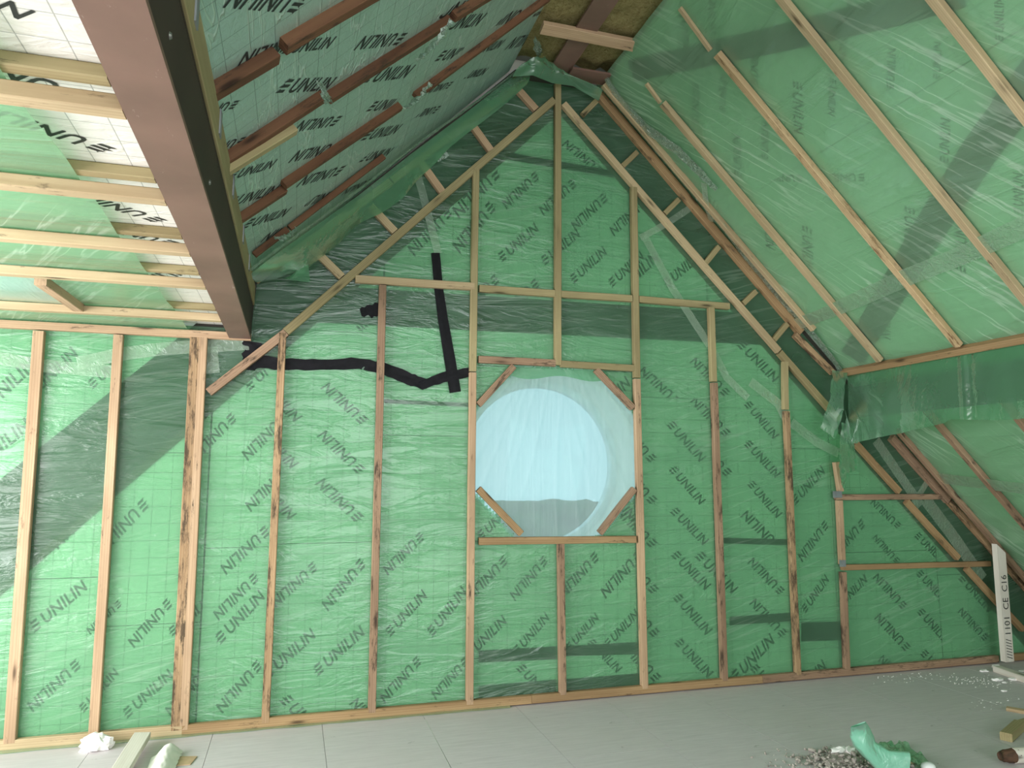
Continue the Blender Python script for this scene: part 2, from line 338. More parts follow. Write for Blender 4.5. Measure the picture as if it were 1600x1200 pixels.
# ------------------------------------------------------------------ floor
floor = box('floor', -3.3, 6.9, -9.1, .6, -.2, -.02, 'masonry'); floor['kind'] = 'structure'
jx = [-3.3] + [.832+.6115*k for k in range(-6, 10)] + [6.9]
for i in range(len(jx)-1):
    ys = [-9.1, -6.9, -4.5, -2.1, .06] if i % 2 else [-9.1, -7.8, -5.7, -3.3, -.93, .06]
    for j in range(len(ys)-1):
        if jx[i+1]-jx[i] < .1: continue
        box('floor_panel', jx[i]+.0012, jx[i+1]-.0012, ys[j]+.0012, ys[j+1]-.0012, -.02, 0, 'floor', floor)
for pts in (((0.832,-0.102),(0.827,-0.88)), ((2.053,-0.091),(2.067,-0.637)), ((2.672,-0.254),(2.696,-1.059)), ((3.885,-0.772),(3.884,-1.474)), ((2.897,-0.818),(3.25,-0.835))):
    (xa, ya), (xb, yb) = pts; d = V((xb-xa, yb-ya, 0)).normalized()*.0022; d = V((-d.y, d.x, 0))
    mesh('chalk_mark', [(xa-d.x, ya-d.y, .0008), (xb-d.x, yb-d.y, .0008), (xb+d.x, yb+d.y, .0008), (xa+d.x, ya+d.y, .0008)], [(0, 1, 2, 3)], 'chalk', floor)

# ------------------------------------------------------------------ gable wall: masonry, boards, steel, timber
WY = Matrix(((1, 0, 0, 0), (0, 0, -1, 0), (0, 1, 0, 0), (0, 0, 0, 1)))   # local x,y,z -> X, Z, -Y
def wall_M(y): m_ = WY.copy(); m_.translation = V((0, y, 0)); return m_
def roof_z(x):
    return min(x+2.99 if x > -.3 else 2.44, 6.50-x, 4.46)
wc = (1.76, 1.575); WR = .63
vs, fs = [], []
def quad(a, b, c, d): i = len(vs); vs.extend([a, b, c, d]); fs.append((i, i+1, i+2, i+3))
y0w, y1w = .13, .52
for (xa, xb, za, zb) in ((-3.3, wc[0]-.8, -.2, 5), (wc[0]+.8, 6.9, -.2, 5), (wc[0]-.8, wc[0]+.8, -.2, wc[1]-.8), (wc[0]-.8, wc[0]+.8, wc[1]+.8, 5)):
    for y in (y0w, y1w): quad((xa, y, za), (xb, y, za), (xb, y, zb), (xa, y, zb))
K = 48
def sqp(a):
    c, s = math.cos(a), math.sin(a); q = .8/max(abs(c), abs(s)); return wc[0]+c*q, wc[1]+s*q
for k in range(K):
    a, b = 2*math.pi*k/K, 2*math.pi*(k+1)/K; ca = (wc[0]+WR*math.cos(a), wc[1]+WR*math.sin(a)); cb = (wc[0]+WR*math.cos(b), wc[1]+WR*math.sin(b))
    sa, sb = sqp(a), sqp(b)
    for y in (y0w, y1w): quad((ca[0], y, ca[1]), (cb[0], y, cb[1]), (sb[0], y, sb[1]), (sa[0], y, sa[1]))
    quad((ca[0], y0w, ca[1]), (cb[0], y0w, cb[1]), (cb[0], y1w, cb[1]), (ca[0], y1w, ca[1]))
wall = mesh('wall_back', vs, fs, 'plaster'); wall['kind'] = 'structure'

# pixel-free list of wall logos: emblem x,z -> last N x,z on the board face
LG = ((-1.717,1.854,-1.497,2.122),(-1.738,1.529,-1.494,1.768),(-1.476,1.965,-1.281,2.2),(-1.159,2.03,-0.982,2.231),(-1.096,1.328,-1.285,1.102),(-1.358,0.648,-1.141,0.85),(-1.148,0.412,-1.343,0.214),(-1.621,1.032,-1.478,1.206),(-0.851,1.307,-1.047,1.071),(-0.949,0.741,-1.083,0.605),(-0.687,0.729,-0.856,0.528),(-0.856,0.142,-0.658,0.329),(-1.087,0.186,-0.942,0.36),(-0.895,1.647,-0.74,1.823),(-0.282,2.055,-0.06,2.29),(-0.384,1.831,-0.575,1.612),(-0.082,1.838,-0.281,1.615),(-0.243,1.596,-0.444,1.381),(-0.05,1.518,-0.249,1.302),(-0.16,1.138,-0.372,0.929),(-0.378,0.529,-0.17,0.755),(-0.171,0.342,-0.359,0.126),(-0.457,0.333,-0.637,0.131),(-0.644,0.581,-0.46,0.745),(-0.211,0.859,-0.402,0.66),(0.414,1.85,0.186,2.051),(0.402,1.532,0.176,1.742),(0.399,1.227,0.174,1.438),(-0.206,2.057,0.003,1.853),(-0.212,1.755,-0.006,1.558),(-0.218,1.439,-0.009,1.241),(0.133,0.913,-0.076,0.72),(0.427,0.923,0.23,0.687),(-0.096,0.308,0.139,0.511),(0.196,0.306,0.438,0.51),(0.01,0.451,0.237,0.228),(0.014,0.132,0.236,-0.091),(0.624,-0.108,0.422,0.088),(0.398,2.463,0.186,2.663),(0.804,1.086,0.601,0.889),(0.63,0.511,0.831,0.72),(0.897,0.496,1.093,0.729),(0.797,0.304,0.599,0.105),(1.111,0.283,0.924,0.099),(1.264,3.367,1.037,3.066),(0.953,3.297,0.726,3.015),(1.296,3.622,1.034,3.319),(1.598,3.635,1.382,3.413),(1.36,3.026,1.598,3.25),(1.885,3.615,1.661,3.396),(1.679,3.03,1.917,3.244),(1.3,2.845,1.073,2.615),(1.597,2.836,1.361,2.602),(1.899,2.911,2.128,3.128),(2.201,2.906,2.428,3.12),(2.134,3.535,1.908,3.306),(2.447,3.53,2.213,3.297),(2.101,3.755,1.848,3.922),(2.267,2.863,2.544,3.12),(2.652,2.941,2.914,3.163),(1.429,3.744,1.24,3.53),(1.368,0.914,1.15,0.707),(1.653,0.906,1.449,0.694),(1.153,0.341,1.369,0.532),(1.471,0.341,1.67,0.538),(1.503,0.217,1.704,0.018),(2.029,0.921,1.8,0.701),(2.356,0.92,2.107,0.688),(1.844,0.339,2.033,0.519),(2.126,0.344,2.333,0.526),(2.007,0.351,2.195,0.169),(2.074,0.051,2.309,-0.177),(2.027,1.911,2.295,2.16),(2.41,1.12,2.191,1.347),(1.221,1.099,1.434,1.287),(2.659,1.856,2.89,1.624),(2.666,1.529,2.879,1.31),(2.668,1.229,2.896,1.019),(2.669,0.92,2.901,0.701),(2.676,0.62,2.9,0.386),(2.677,0.311,2.9,0.09),(2.473,1.015,2.238,1.234),(2.475,0.695,2.242,0.923),(2.478,0.397,2.247,0.626),(2.481,0.094,2.251,0.323),(2.691,2.046,2.435,2.251),(2.482,1.62,2.244,1.847),(2.48,1.322,2.244,1.55),(3.316,2.026,3.532,1.801),(3.303,1.724,3.535,1.508),(3.318,1.422,3.531,1.205),(3.109,2.123,2.86,2.341),(3.102,1.817,2.856,2.042),(3.102,1.521,2.857,1.742),(3.514,0.968,3.253,1.199),(3.52,0.644,3.293,0.857),(3.527,0.338,3.296,0.561),(2.866,0.906,3.122,0.669),(3.124,0.061,3.42,0.289),(3.286,0.094,3.52,-0.125),(3.697,1.314,3.943,1.534),(3.947,1.108,3.725,0.882),(3.738,0.504,3.934,0.708),(3.981,1.485,3.729,1.705),(4.287,1.112,4.034,0.897),(4.051,0.513,4.289,0.695),(3.602,-0.132,3.867,0.078),(4.639,1.106,4.422,1.284),(4.606,0.832,4.421,1.01),(4.841,1.012,5.063,0.819),(4.835,0.715,5.055,0.507),(4.641,0.486,4.411,0.706),(4.647,0.169,4.407,0.4),(4.823,0.418,5.046,0.195),(5.44,0.197,5.222,0.409),(4.828,0.1,5.062,-0.125),(4.655,-0.119,4.415,0.088),(5.265,0.66,5.509,0.421),(3.28,2.485,3.554,2.248),(3.147,0.622,3.401,0.821))
# bays: x0, x1, board joints in z
bays = [(-3.2, -2.06, (1.2,)), (-2.05, -1.46, (1.3,)), (-1.45, -1.02, (1.45, .9)), (-1.01, -.50, (.62, 1.62)), (-.49, -.10, (1.05,)), (-.09, .53, (1.065, 2.42)), (.54, 1.15, (1.75,)),
        (1.16, 1.765, (.30, 1.05, 2.24)), (1.775, 2.345, (.30, 1.05, 2.24)), (2.355, 2.98, (2.06, 3.3)), (2.99, 3.615, (1.0, .42)), (3.625, 4.02, (.42, 1.7)), (4.03, 5.0, (.9,)), (5.01, 6.45, (.7,))]
BM = wall_M(.065)
def octo(x, z): return max(abs(x-1.757)-.583, abs(z-1.65)-.592, (abs(x-1.757)+abs(z-1.65)-.865)*.72)
for (xa, xb, zs) in bays:
    zz = [.0] + sorted(zs) + [4.6]
    for j in range(len(zz)-1):
        if zz[j] >= 1.0 and zz[j+1] <= 2.3 and 1.1 < (xa+xb)/2 < 2.4:      # around the octagonal opening
            s = -1 if xa < 1.5 else 1
            for (cz, sz) in ((1.05, 1), (2.24, -1)):
                ex = 1.17 if s < 0 else 2.34
                tri = [(ex, cz+.005*sz), (ex-s*.30, cz+.005*sz), (ex, cz+.31*sz)]
                if s*sz > 0: tri = tri[::-1]
                bo = prism('insulation_board', tri, -.06, 0, 'foil_wall', wall, BM)
                its = [i for i in LG if inside(i, min(ex, ex-s*.3), max(ex, ex-s*.3), min(cz, cz+.31*sz), max(cz, cz+.31*sz), .06)]
                if its:
                    cl = [(0, -sz, -sz*cz), (s, 0, s*ex)]
                    # sloping edge
                    ax, az = ex-s*.30, cz; a_, b_ = -s*.31, .30*sz; cl.append((a_, b_, a_*ax+b_*az))
                    lettering('lettering', its, BM, bo, clips=cl)
            continue
        p = [(xa, zz[j]+.002), (xb, zz[j]+.002), (xb, zz[j+1]-.002), (xa, zz[j+1]-.002)]
        if xb < -.2: p = clip_poly(p, 0, 1, 2.42)
        else: p = clip_poly(p, -1, 1, 3.0)
        p = clip_poly(p, 1, 1, 6.52); p = clip_poly(p, 0, 1, 4.45)
        if len(p) < 3: continue
        bo = prism('insulation_board', p, -.06, 0, 'foil_wall', wall, BM)
        its = thin_out([i for i in LG if inside(i, xa, xb, zz[j], zz[j+1], .05)], xa, xb, zz[j], zz[j+1])
        if its: lettering('lettering', its, BM, bo, clips=[(-1, 0, -xa), (1, 0, xb), (0, -1, -zz[j]), (0, 1, zz[j+1])])
# steel portal frame seen darkly through the film
def band(name, poly, d0, d1, mat='steel_frame'): return prism(name, poly, d0, d1, mat, wall, wall_M(0))
band('steel_rafter', [(-2.55, .0), (-2.4, .0), (1.1, 3.5), (1.76, 4.16), (1.76, 4.44), (1.45, 4.44), (-2.9, .18)], -.063, -.058)
band('steel_rafter', [(5.98, .0), (6.48, 0), (2.06, 4.42), (1.77, 4.42), (1.77, 4.2), (2.5, 3.48)], -.063, -.058)
band('steel_flange', [(-2.42, .0), (-2.36, 0), (1.77, 4.13), (1.77, 4.19)], -.12, -.054, 'steel_flange')
band('steel_flange', [(5.95, 0), (6.0, 0), (1.8, 4.2), (1.77, 4.17)], -.12, -.054, 'steel_flange')
band('steel_collar', [(-.02, 2.47), (3.52, 2.50), (3.27, 2.74), (.25, 2.72)], -.064, -.057)
band('backing_rail', [(1.28, 3.80), (2.17, 3.76), (2.22, 3.71), (1.2, 3.75)], -.066, -.055, 'steel_frame')
for p_ in (((1.208,0.35),(1.741,0.346),(1.741,0.263),(1.209,0.277)), ((1.797,0.343),(2.367,0.338),(2.365,0.257),(1.796,0.28)), ((3.086,0.471),(3.65,0.476),(3.647,0.415),(3.084,0.413)), ((3.697,0.399),(4.076,0.389),(4.067,0.252),(3.689,0.265)), ((3.044,1.039),(3.633,1.013),(3.631,0.97),(3.043,0.998)), ((0.555,1.984),(1.137,1.976),(1.138,1.95),(0.556,1.959)), ((1.21,0.129),(1.74,0.131),(1.74,0.007),(1.211,0.018)), ((1.795,0.127),(2.363,0.128),(2.361,0.043),(1.794,0.032))):
    band('backing_rail', p_[::-1], -.066, -.056, 'rail_brown' if p_[1][1] > 2 else 'steel_frame')

ND = (0, -1, 0)
def stud(a, b, mat='pine', w=.046, name='stud', t_=.04, **k):
    return timber(name, (a[0], 0, a[1]), (b[0], 0, b[1]), w, t_, ND, mat, wall, **k)
for (a, b), mt, wd_ in (
    (((-1.447,2.314),(-1.424,0.042)), 'pine', .058), (((-1.03,2.315),(-1.016,0.044)), 'pine', .052), (((-0.608,2.323),(-0.592,0.033)), 'mouldy', .056), (((-0.561,2.325),(-0.551,0.033)), 'pine', .048),
    (((-0.098,2.38),(-0.105,0.032)), 'mouldy', .046), (((0.522,2.738),(0.519,0.038)), 'pine_dark', .047),
    (((1.149,3.626),(1.139,2.187)), 'treated', .046), (((1.139,2.179),(1.137,0.036)), 'pine', .047),
    (((1.762,4.352),(1.75,2.258)), 'treated', .048), (((1.765,1.028),(1.772,0.046)), 'pine_dark', .047),
    (((2.361,3.627),(2.357,2.192)), 'treated', .048), (((2.357,2.183),(2.37,0.041)), 'pine', .048),
    (((2.984,2.753),(2.985,2.188)), 'treated', .048), (((2.99,2.179),(2.995,0.046)), 'pine_dark', .048),
    (((3.619,2.367),(3.605,1.995)), 'treated', .044), (((3.611,1.985),(3.609,0.046)), 'mouldy', .045),
    (((4.044,1.598),(4.071,1.372)), 'pine', .042), (((4.055,1.304),(4.053,0.822)), 'pine', .045), (((4.055,0.764),(4.044,0.053)), 'pine_dark', .045)):
    stud(a, b, mt, wd_)
for x_ in (-2.05, -2.65): stud((x_, .06), (x_, 2.32), 'pine', .05)
R = 'rail'
for (a, b), mt, wd_, nm in (
    (((0.343,2.767),(1.143,2.776)), 'treated_pale', .050, R), (((1.179,2.766),(1.729,2.77)), 'treated', .048, R), (((1.777,2.769),(2.328,2.776)), 'treated', .048, R), (((2.385,2.775),(3.139,2.773)), 'treated', .048, R),
    (((1.178,2.272),(1.731,2.271)), 'pine_dark', .048, R), (((1.774,2.268),(2.338,2.261)), 'treated', .046, R),
    (((1.192,1.058),(2.323,1.046)), 'rail_brown', .048, R),
    (((4.027,1.329),(5.121,1.327)), 'pine_dark', .044, R), (((4.051,0.798),(5.494,0.782)), 'rail_brown', .042, R),
    (((-0.515,1.988),(-0.079,2.385)), 'pine_dark', .052, 'brace'), (((-0.079,2.389),(1.732,4.222)), 'treated', .052, 'brace'),
    (((1.806,4.204),(3.565,2.449)), 'treated_pale', .05, 'brace'), (((3.571,2.44),(4.089,1.933)), 'treated', .05, 'brace'), (((4.234,1.75),(4.631,1.37)), 'rail_brown', .048, 'brace'), (((4.694,1.294),(5.174,0.837)), 'rail_brown', .048, 'brace'), (((5.252,0.754),(5.79,0.245)), 'rail_brown', .046, 'brace'),
    (((1.428,2.235),(1.181,1.963)), 'pine_dark', .044, 'corner_brace'), (((2.039,2.239),(2.322,1.973)), 'pine_dark', .044, 'corner_brace'), (((1.185,1.4),(1.483,1.102)), 'rail_brown', .044, 'corner_brace'), (((2.321,1.397),(2.053,1.095)), 'pine_dark', .044, 'corner_brace'),
    (((0.049,2.964),(0.257,2.773)), 'treated_pale', .05, 'nogging'), (((0.429,3.273),(0.594,3.112)), 'treated_pale', .05, 'nogging'), (((0.758,3.623),(0.912,3.426)), 'pine', .05, 'nogging'), (((1.1,3.968),(1.255,3.771)), 'pine', .05, 'nogging'), (((1.438,4.28),(1.594,4.128)), 'pine', .05, 'nogging'),
    (((1.957,4.142),(2.066,4.264)), 'treated', .04, 'nogging'), (((2.27,3.78),(2.393,3.907)), 'treated', .04, 'nogging'), (((2.611,3.45),(2.733,3.574)), 'treated', .04, 'nogging'), (((2.946,3.093),(3.067,3.234)), 'treated', .04, 'nogging'), (((3.263,2.802),(3.381,2.906)), 'treated', .04, 'nogging'), (((3.523,2.532),(3.652,2.666)), 'treated', .04, 'nogging')):
    stud(a, b, mt, wd_, nm)
# sole plate in lengths, wall head plate under the dormer ceiling
zp = .033
for xa, xb, mt in ((-3.2, -.56, 'treated_pale'), (-.56, 1.55, 'rail_brown'), (1.552, 3.3, 'rail_brown'), (3.302, 5.5, 'pine_dark'), (5.56, 6.35, 'rail_brown')):
    stud((xa, zp), (xb, zp), mt, .052, 'sole_plate')
stud((-3.2, 2.345), (-.285, 2.345), 'pine', .046, 'head_plate')
# doubled timber where the gable meets the right slope
stud(*((2.062,4.354),(3.778,2.607)), 'rail_brown', .062, 'edge_batten', t_=.045)
stud(*((3.718,2.589),(4.058,2.301)), 'mouldy', .045, 'edge_batten')
stud(*((4.589,1.801),(5.118,1.296)), 'pine_dark', .06, 'edge_batten', t_=.045)
stud(*((5.124,1.286),(6.082,0.363)), 'mouldy', .046, 'edge_batten')
# left raker behind the loose flap
stud(*((-0.277,2.71),(0.557,3.457)), 'pine', .05, 'edge_batten')
stud(*((0.565,3.467),(1.516,4.342)), 'pine', .046, 'edge_batten')

# ------------------------------------------------------------------ round window behind the octagonal opening
win = bpy.data.objects.new('window_1', None); link(win, 'window_1', Matrix.Translation(V((wc[0], .47, wc[1])))); win['kind'] = 'structure'
def ring(name, r0, r1, ya, yb, mat, parent):
    vs, fs = [], []
    for k in range(48):
        a = 2*math.pi*k/48
        for r, y in ((r0, ya), (r1, ya), (r1, yb), (r0, yb)): vs.append((wc[0]+r*math.cos(a), y, wc[1]+r*math.sin(a)))
    for k in range(48):
        b_ = (k+1) % 48
        for q in range(4): fs.append((k*4+q, k*4+(q+1) % 4, b_*4+(q+1) % 4, b_*4+q))
    return mesh(name, vs, fs, mat, parent)
ring('window_frame', WR-.055, WR+.01, .44, .51, 'pvc', win)
mesh('pane', [(wc[0]+(WR-.05)*math.cos(2*math.pi*k/48), .475, wc[1]+(WR-.05)*math.sin(2*math.pi*k/48)) for k in range(48)], [tuple(range(48))], 'glass', win)

# ------------------------------------------------------------------ slopes
r2 = math.sqrt(.5)
def RS(off):   # right slope frame: local x runs toward the room (-Y), local y up the slope, z to the room; off = metres behind the batten face
    k = 6.40+off/r2; return frame((k, 0, 0), (0, -1, 0), (-1, 0, -1))
def LS(off):
    k = 2.95+off/r2; return frame((-k, 0, 0), (0, -1, 0), (1, 0, -1))
def to_local(M_, p): return M_.inverted() @ V(p)
SR = frame((6.4, 0, 0), (0, -1, 0), (-1, 0, -1))
assert abs((SR @ V((0, 1, 0)) - SR @ V((0, 0, 0))).z) > .5
upR = 1 if (SR @ V((0, 1, 0))).z > (SR @ V((0, 0, 0))).z else -1
SL = frame((-2.95, 0, 0), (0, -1, 0), (1, 0, -1))
upL = 1 if (SL @ V((0, 1, 0))).z > (SL @ V((0, 0, 0))).z else -1

ceilR = prism('ceiling_right', [(-.5, 0), (9.1, 0), (9.1, upR*6.30), (-.5, upR*6.30)][::upR], -.30, -.17, 'masonry', None, RS(0)); ceilR['kind'] = 'structure'
BR = RS(.075)
LR = (((2.2,-1.043,4.3),(2.313,-0.876,4.187)),((2.218,-1.327,4.282),(2.332,-1.147,4.168)),((2.616,-0.791,3.884),(2.508,-0.97,3.992)),((2.578,-0.518,3.922),(2.455,-0.735,4.045)),((2.617,-1.142,3.883),(2.505,-1.314,3.995)),((2.914,-0.805,3.586),(2.793,-0.984,3.707)),((2.91,-0.501,3.59),(2.762,-0.72,3.738)),((2.746,-1.368,3.754),(2.904,-1.163,3.596)),((2.818,-1.573,3.682),(2.921,-1.43,3.579)),((2.671,-1.838,3.829),(2.769,-1.715,3.731)),((2.596,-1.973,3.904),(2.669,-1.891,3.831)),((2.959,-1.831,3.541),(2.854,-1.96,3.646)),((3.021,-2.061,3.479),(2.928,-2.166,3.572)),((3.313,-1.807,3.187),(3.182,-1.95,3.318)),((3.3,-2.125,3.2),(3.188,-2.237,3.312)),((3.223,-1.305,3.277),(3.14,-1.074,3.36)),((3.088,-0.916,3.412),(3.008,-0.694,3.492)),((3.449,-1.422,3.051),(3.615,-1.24,2.885)),((3.78,-1.444,2.72),(3.613,-1.611,2.887)),((3.331,-0.664,3.169),(3.52,-0.422,2.98)),((3.822,-0.793,2.678),(4.016,-0.581,2.484)),((3.153,-0.495,3.347),(3.322,-0.261,3.178)),((3.023,-2.406,3.477),(2.918,-2.503,3.582)),((3.621,-1.956,2.879),(3.49,-2.075,3.01)))
rows = [.03, -.44, -1.10, -1.70, -2.32, -2.92, -3.52, -4.12, -4.72, -5.32, -5.92, -6.52, -7.12, -7.72, -8.32, -9.0]
for i in range(len(rows)-1):
    xa, xb = -rows[i]+.002, -rows[i+1]-.002
    for (ya, yb) in ((.02, 2.5), (2.504, 4.9), (4.904, 6.22)):
        if upR < 0: ya, yb = -yb, -ya
        bo = prism('insulation_board', [(xa, ya), (xb, ya), (xb, yb), (xa, yb)], -.08, 0, 'foil_wall', ceilR, BR)
        its = []
        for (e_, n_) in LR:
            le, ln = to_local(BR, e_), to_local(BR, n_)
            it = (le.x, le.y, ln.x, ln.y)
            if inside(it, xa, xb, ya, yb): its.append(it)
        if its: lettering('lettering', its, BR, bo, 'ink_bold', clips=[(-1, 0, -xa), (1, 0, xb), (0, -1, -ya), (0, 1, yb)])
NR = (-1, 0, -1)
def slope_timber(a, b, w, t_, mat, name='batten', parent=None): return timber(name, a, b, w, t_, NR, mat, parent or ceilR)
for a, b, mt in (((2.354,-0.446,4.046), (4.081,-0.436,2.319), 'treated_pale'), ((2.371,-1.112,4.029), (4.084,-1.106,2.316), 'speckled')):
    slope_timber(a, b, .046, .04, mt)
def sl(y, z): return (6.40-z, y, z)
for y in (-1.70, -2.32, -2.92, -3.52, -4.12, -4.72, -5.32):
    slope_timber(sl(y, 4.03), sl(y, 2.31), .046, .04, 'treated_pale')
slope_timber((2.139,-1.096,4.301), (2.359,-1.069,4.081), .03, .02, 'treated_pale'); slope_timber((2.249,-0.427,4.191), (2.364,-0.409,4.076), .03, .02, 'treated_pale')
slope_timber(sl(-.085, 4.33), sl(-.085, 2.60), .04, .04, 'treated_pale', 'edge_batten')
slope_timber(sl(-.065, 1.84), sl(-.065, .02), .04, .04, 'pine_dark', 'edge_batten')
for y in (-.47, -1.10, -1.70, -2.3, -2.9, -3.5): slope_timber(sl(y, 2.22), sl(y, .03), .046, .04, 'pine_dark')
slope_timber(sl(-.01, 2.285), sl(-2.6, 2.285), .05, .045, 'rail_brown', 'purlin_batten'); slope_timber(sl(-2.61, 2.285), sl(-6, 2.285), .05, .045, 'treated', 'purlin_batten')
# steel braces behind the film
for pts, w_ in ((((2.171,-0.361,4.309),(2.553,-1.522,3.927),(2.74,-2.12,3.74),(2.817,-2.406,3.663)), .075), (((3.149,-2.535,3.331),(3.326,-2.011,3.154),(3.579,-1.375,2.901),(4.09,-0.159,2.39)), .09)):
    P_ = [to_local(RS(.06), p) for p in pts]; vs, fs = [], []
    for i, p in enumerate(P_):
        d = (P_[min(i+1, len(P_)-1)]-P_[max(i-1, 0)]).normalized(); nn = V((-d.y, d.x, 0))*w_
        vs += [(p.x-nn.x, p.y-nn.y, 0), (p.x+nn.x, p.y+nn.y, 0), (p.x-nn.x, p.y-nn.y, -.008), (p.x+nn.x, p.y+nn.y, -.008)]
    for i in range(len(P_)-1):
        a = i*4; fs += [(a, a+4, a+5, a+1), (a+2, a+3, a+7, a+6), (a, a+2, a+6, a+4), (a+1, a+5, a+7, a+3)]
    mesh('steel_brace', vs, fs, 'steel_frame', ceilR, RS(.06))

# left slope: bare foil boards between rafters
SLm = LS(.04)
SLy = lambda z: upL*z/r2
ceilL = prism('ceiling_left', [(-.5, SLy(2.72)), (9.1, SLy(2.72)), (9.1, SLy(4.62)), (-.5, SLy(4.62))][::upL], -.30, -.17, 'masonry', None, LS(0)); ceilL['kind'] = 'structure'
LL = (((-0.041,-2.535,2.959),(-0.202,-2.762,2.798)),((-0.029,-2.314,2.971),(-0.194,-2.441,2.806)),((-0.07,-2.327,2.93),(0.073,-2.161,3.073)),((-0.078,-2.079,2.922),(0.085,-1.842,3.085)),((0.379,-1.77,3.379),(0.202,-1.983,3.202)),((-0.243,-2.21,2.757),(-0.348,-2.331,2.652)),((-0.241,-1.913,2.759),(-0.359,-2.053,2.641)),((0.132,-1.424,3.132),(-0.023,-1.651,2.977)),((0.546,-1.756,3.546),(0.784,-1.51,3.784)),((0.633,-1.555,3.633),(0.851,-1.306,3.851)),((1.205,-0.896,4.205),(0.955,-1.171,3.955)),((0.272,-1.618,3.272),(0.476,-1.35,3.476)),((0.665,-1.225,3.665),(0.854,-0.996,3.854)),((0.316,-1.258,3.316),(0.48,-1.018,3.48)),((0.787,-0.421,3.787),(0.624,-0.642,3.624)),((0.816,-0.683,3.816),(0.669,-0.862,3.669)),((0.941,-0.611,3.941),(1.103,-0.406,4.103)),((0.945,-0.894,3.945),(1.133,-0.687,4.133)),((1.516,-0.239,4.516),(1.25,-0.54,4.25)),((0.324,-0.916,3.324),(0.513,-0.641,3.513)),((1.431,-0.651,4.431),(1.339,-0.732,4.339)),((-0.282,-1.665,2.718),(-0.141,-1.484,2.859)),((-0.307,-1.41,2.693),(-0.14,-1.172,2.86)),((0.139,-1.112,3.139),(-0.04,-1.37,2.96)),((0.335,-0.595,3.335),(0.505,-0.339,3.505)),((0.187,-0.712,3.187),(-0.002,-0.987,2.998)),((-0.257,-0.985,2.743),(-0.092,-0.729,2.908)),((0.188,-0.362,3.188),(0.013,-0.631,3.013)),((-0.262,-0.7,2.738),(-0.081,-0.401,2.919)),((0.403,-0.068,3.403),(0.251,-0.248,3.251)),((0.119,-2.294,3.119),(0.031,-2.375,3.031)),((-0.286,-2.681,2.714),(-0.329,-2.72,2.671)))
rowsL = [.03, -.30, -.60, -1.08, -1.70, -2.32, -2.95, -3.55, -4.15, -4.75, -5.35, -5.95, -6.55, -7.15, -7.75, -8.4, -9.0]
for i in range(len(rowsL)-1):
    xa, xb = -rowsL[i]+.001, -rowsL[i+1]-.001
    for (za, zb) in ((2.70, 4.40),):
        ya, yb = sorted((SLy(za), SLy(zb)))
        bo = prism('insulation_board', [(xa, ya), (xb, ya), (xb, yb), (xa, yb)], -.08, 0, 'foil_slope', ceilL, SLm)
        its = []
        for (e_, n_) in LL:
            le, ln = to_local(SLm, e_), to_local(SLm, n_); it = (le.x, le.y, ln.x, ln.y)
            if inside(it, xa, xb, ya, yb): its.append(it)
        if its: lettering('lettering', its, SLm, bo, 'ink_bold', clips=[(-1, 0, -xa), (1, 0, xb), (0, -1, -ya), (0, 1, yb)])
NL = (1, 0, -1)
for (a, b), mt, w_, t_ in (
    (((-0.286,-2.42,2.664),(-0.094,-2.375,2.856)), 'redwood', .052, .06), (((-0.07,-2.396,2.88),(0.245,-2.32,3.195)), 'redwood', .05, .05),
    (((-0.298,-1.907,2.652),(0.075,-1.825,3.025)), 'redwood', .042, .045), (((-0.292,-1.89,2.623),(-0.036,-1.801,2.879)), 'treated', .04, .04), (((0.097,-1.772,3.047),(0.636,-1.631,3.586)), 'redwood', .044, .05), (((0.652,-1.641,3.602),(0.955,-1.543,3.905)), 'redwood', .044, .05),
    (((-0.295,-1.216,2.655),(-0.081,-1.14,2.869)), 'redwood', .04, .04), (((-0.083,-1.205,2.867),(0.489,-1.038,3.439)), 'redwood', .036, .045), (((0.575,-1.01,3.525),(1.381,-0.913,4.331)), 'redwood', .036, .045),
    (((-0.245,-0.526,2.705),(-0.072,-0.505,2.878)), 'redwood', .03, .035), (((-0.062,-0.5,2.888),(0.473,-0.422,3.423)), 'redwood', .026, .035)):
    timber('rafter', a, b, w_, t_, NL, mt, ceilL)
for y in (-2.95, -3.55, -4.15, -4.75, -5.35): timber('rafter', (-.28, y, 2.67), (1.42, y, 4.37), .05, .05, NL, 'redwood', ceilL)

# ridge: flat strip of mineral wool with the ridge beam and tie
ceilT = box('ceiling_ridge', 1.2, 2.35, -9.1, .13, 4.56, 4.62, 'masonry'); ceilT['kind'] = 'structure'
vs, fs = [], []; nx, ny = 22, 150
for j in range(ny+1):
    for i in range(nx+1):
        x_ = 1.36+.80*i/nx; y_ = -3.4+3.38*j/ny; edge = max(0, (y_+.28)/.28)
        z_ = 4.445+.018*fbm(x_*9, y_*9, 0, 4)+.10*edge*max(0, .3+fbm(x_*7, 3, 1, 2))
        vs.append((x_, y_, z_))
for j in range(ny):
    for i in range(nx):
        a = j*(nx+1)+i; fs.append((a, a+1, a+nx+2, a+nx+1))
wl = mesh('mineral_wool', vs, fs, 'wool', ceilT, smooth=True); wl['kind'] = 'stuff'
box('mineral_wool_roll', 1.3, 2.2, -9.0, -3.39, 4.44, 4.56, 'wool', ceilT)
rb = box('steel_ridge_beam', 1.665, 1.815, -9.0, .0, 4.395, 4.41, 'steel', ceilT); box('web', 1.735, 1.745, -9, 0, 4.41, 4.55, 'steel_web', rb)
box('steel_cross_beam', 1.80, 2.12, -.20, -.05, 4.36, 4.375, 'steel', ceilT)
timber('tie', (1.439,-0.576,4.36), (2.108,-0.565,4.36), .085, .035, (0, -.25, -1), 'pine', ceilT)

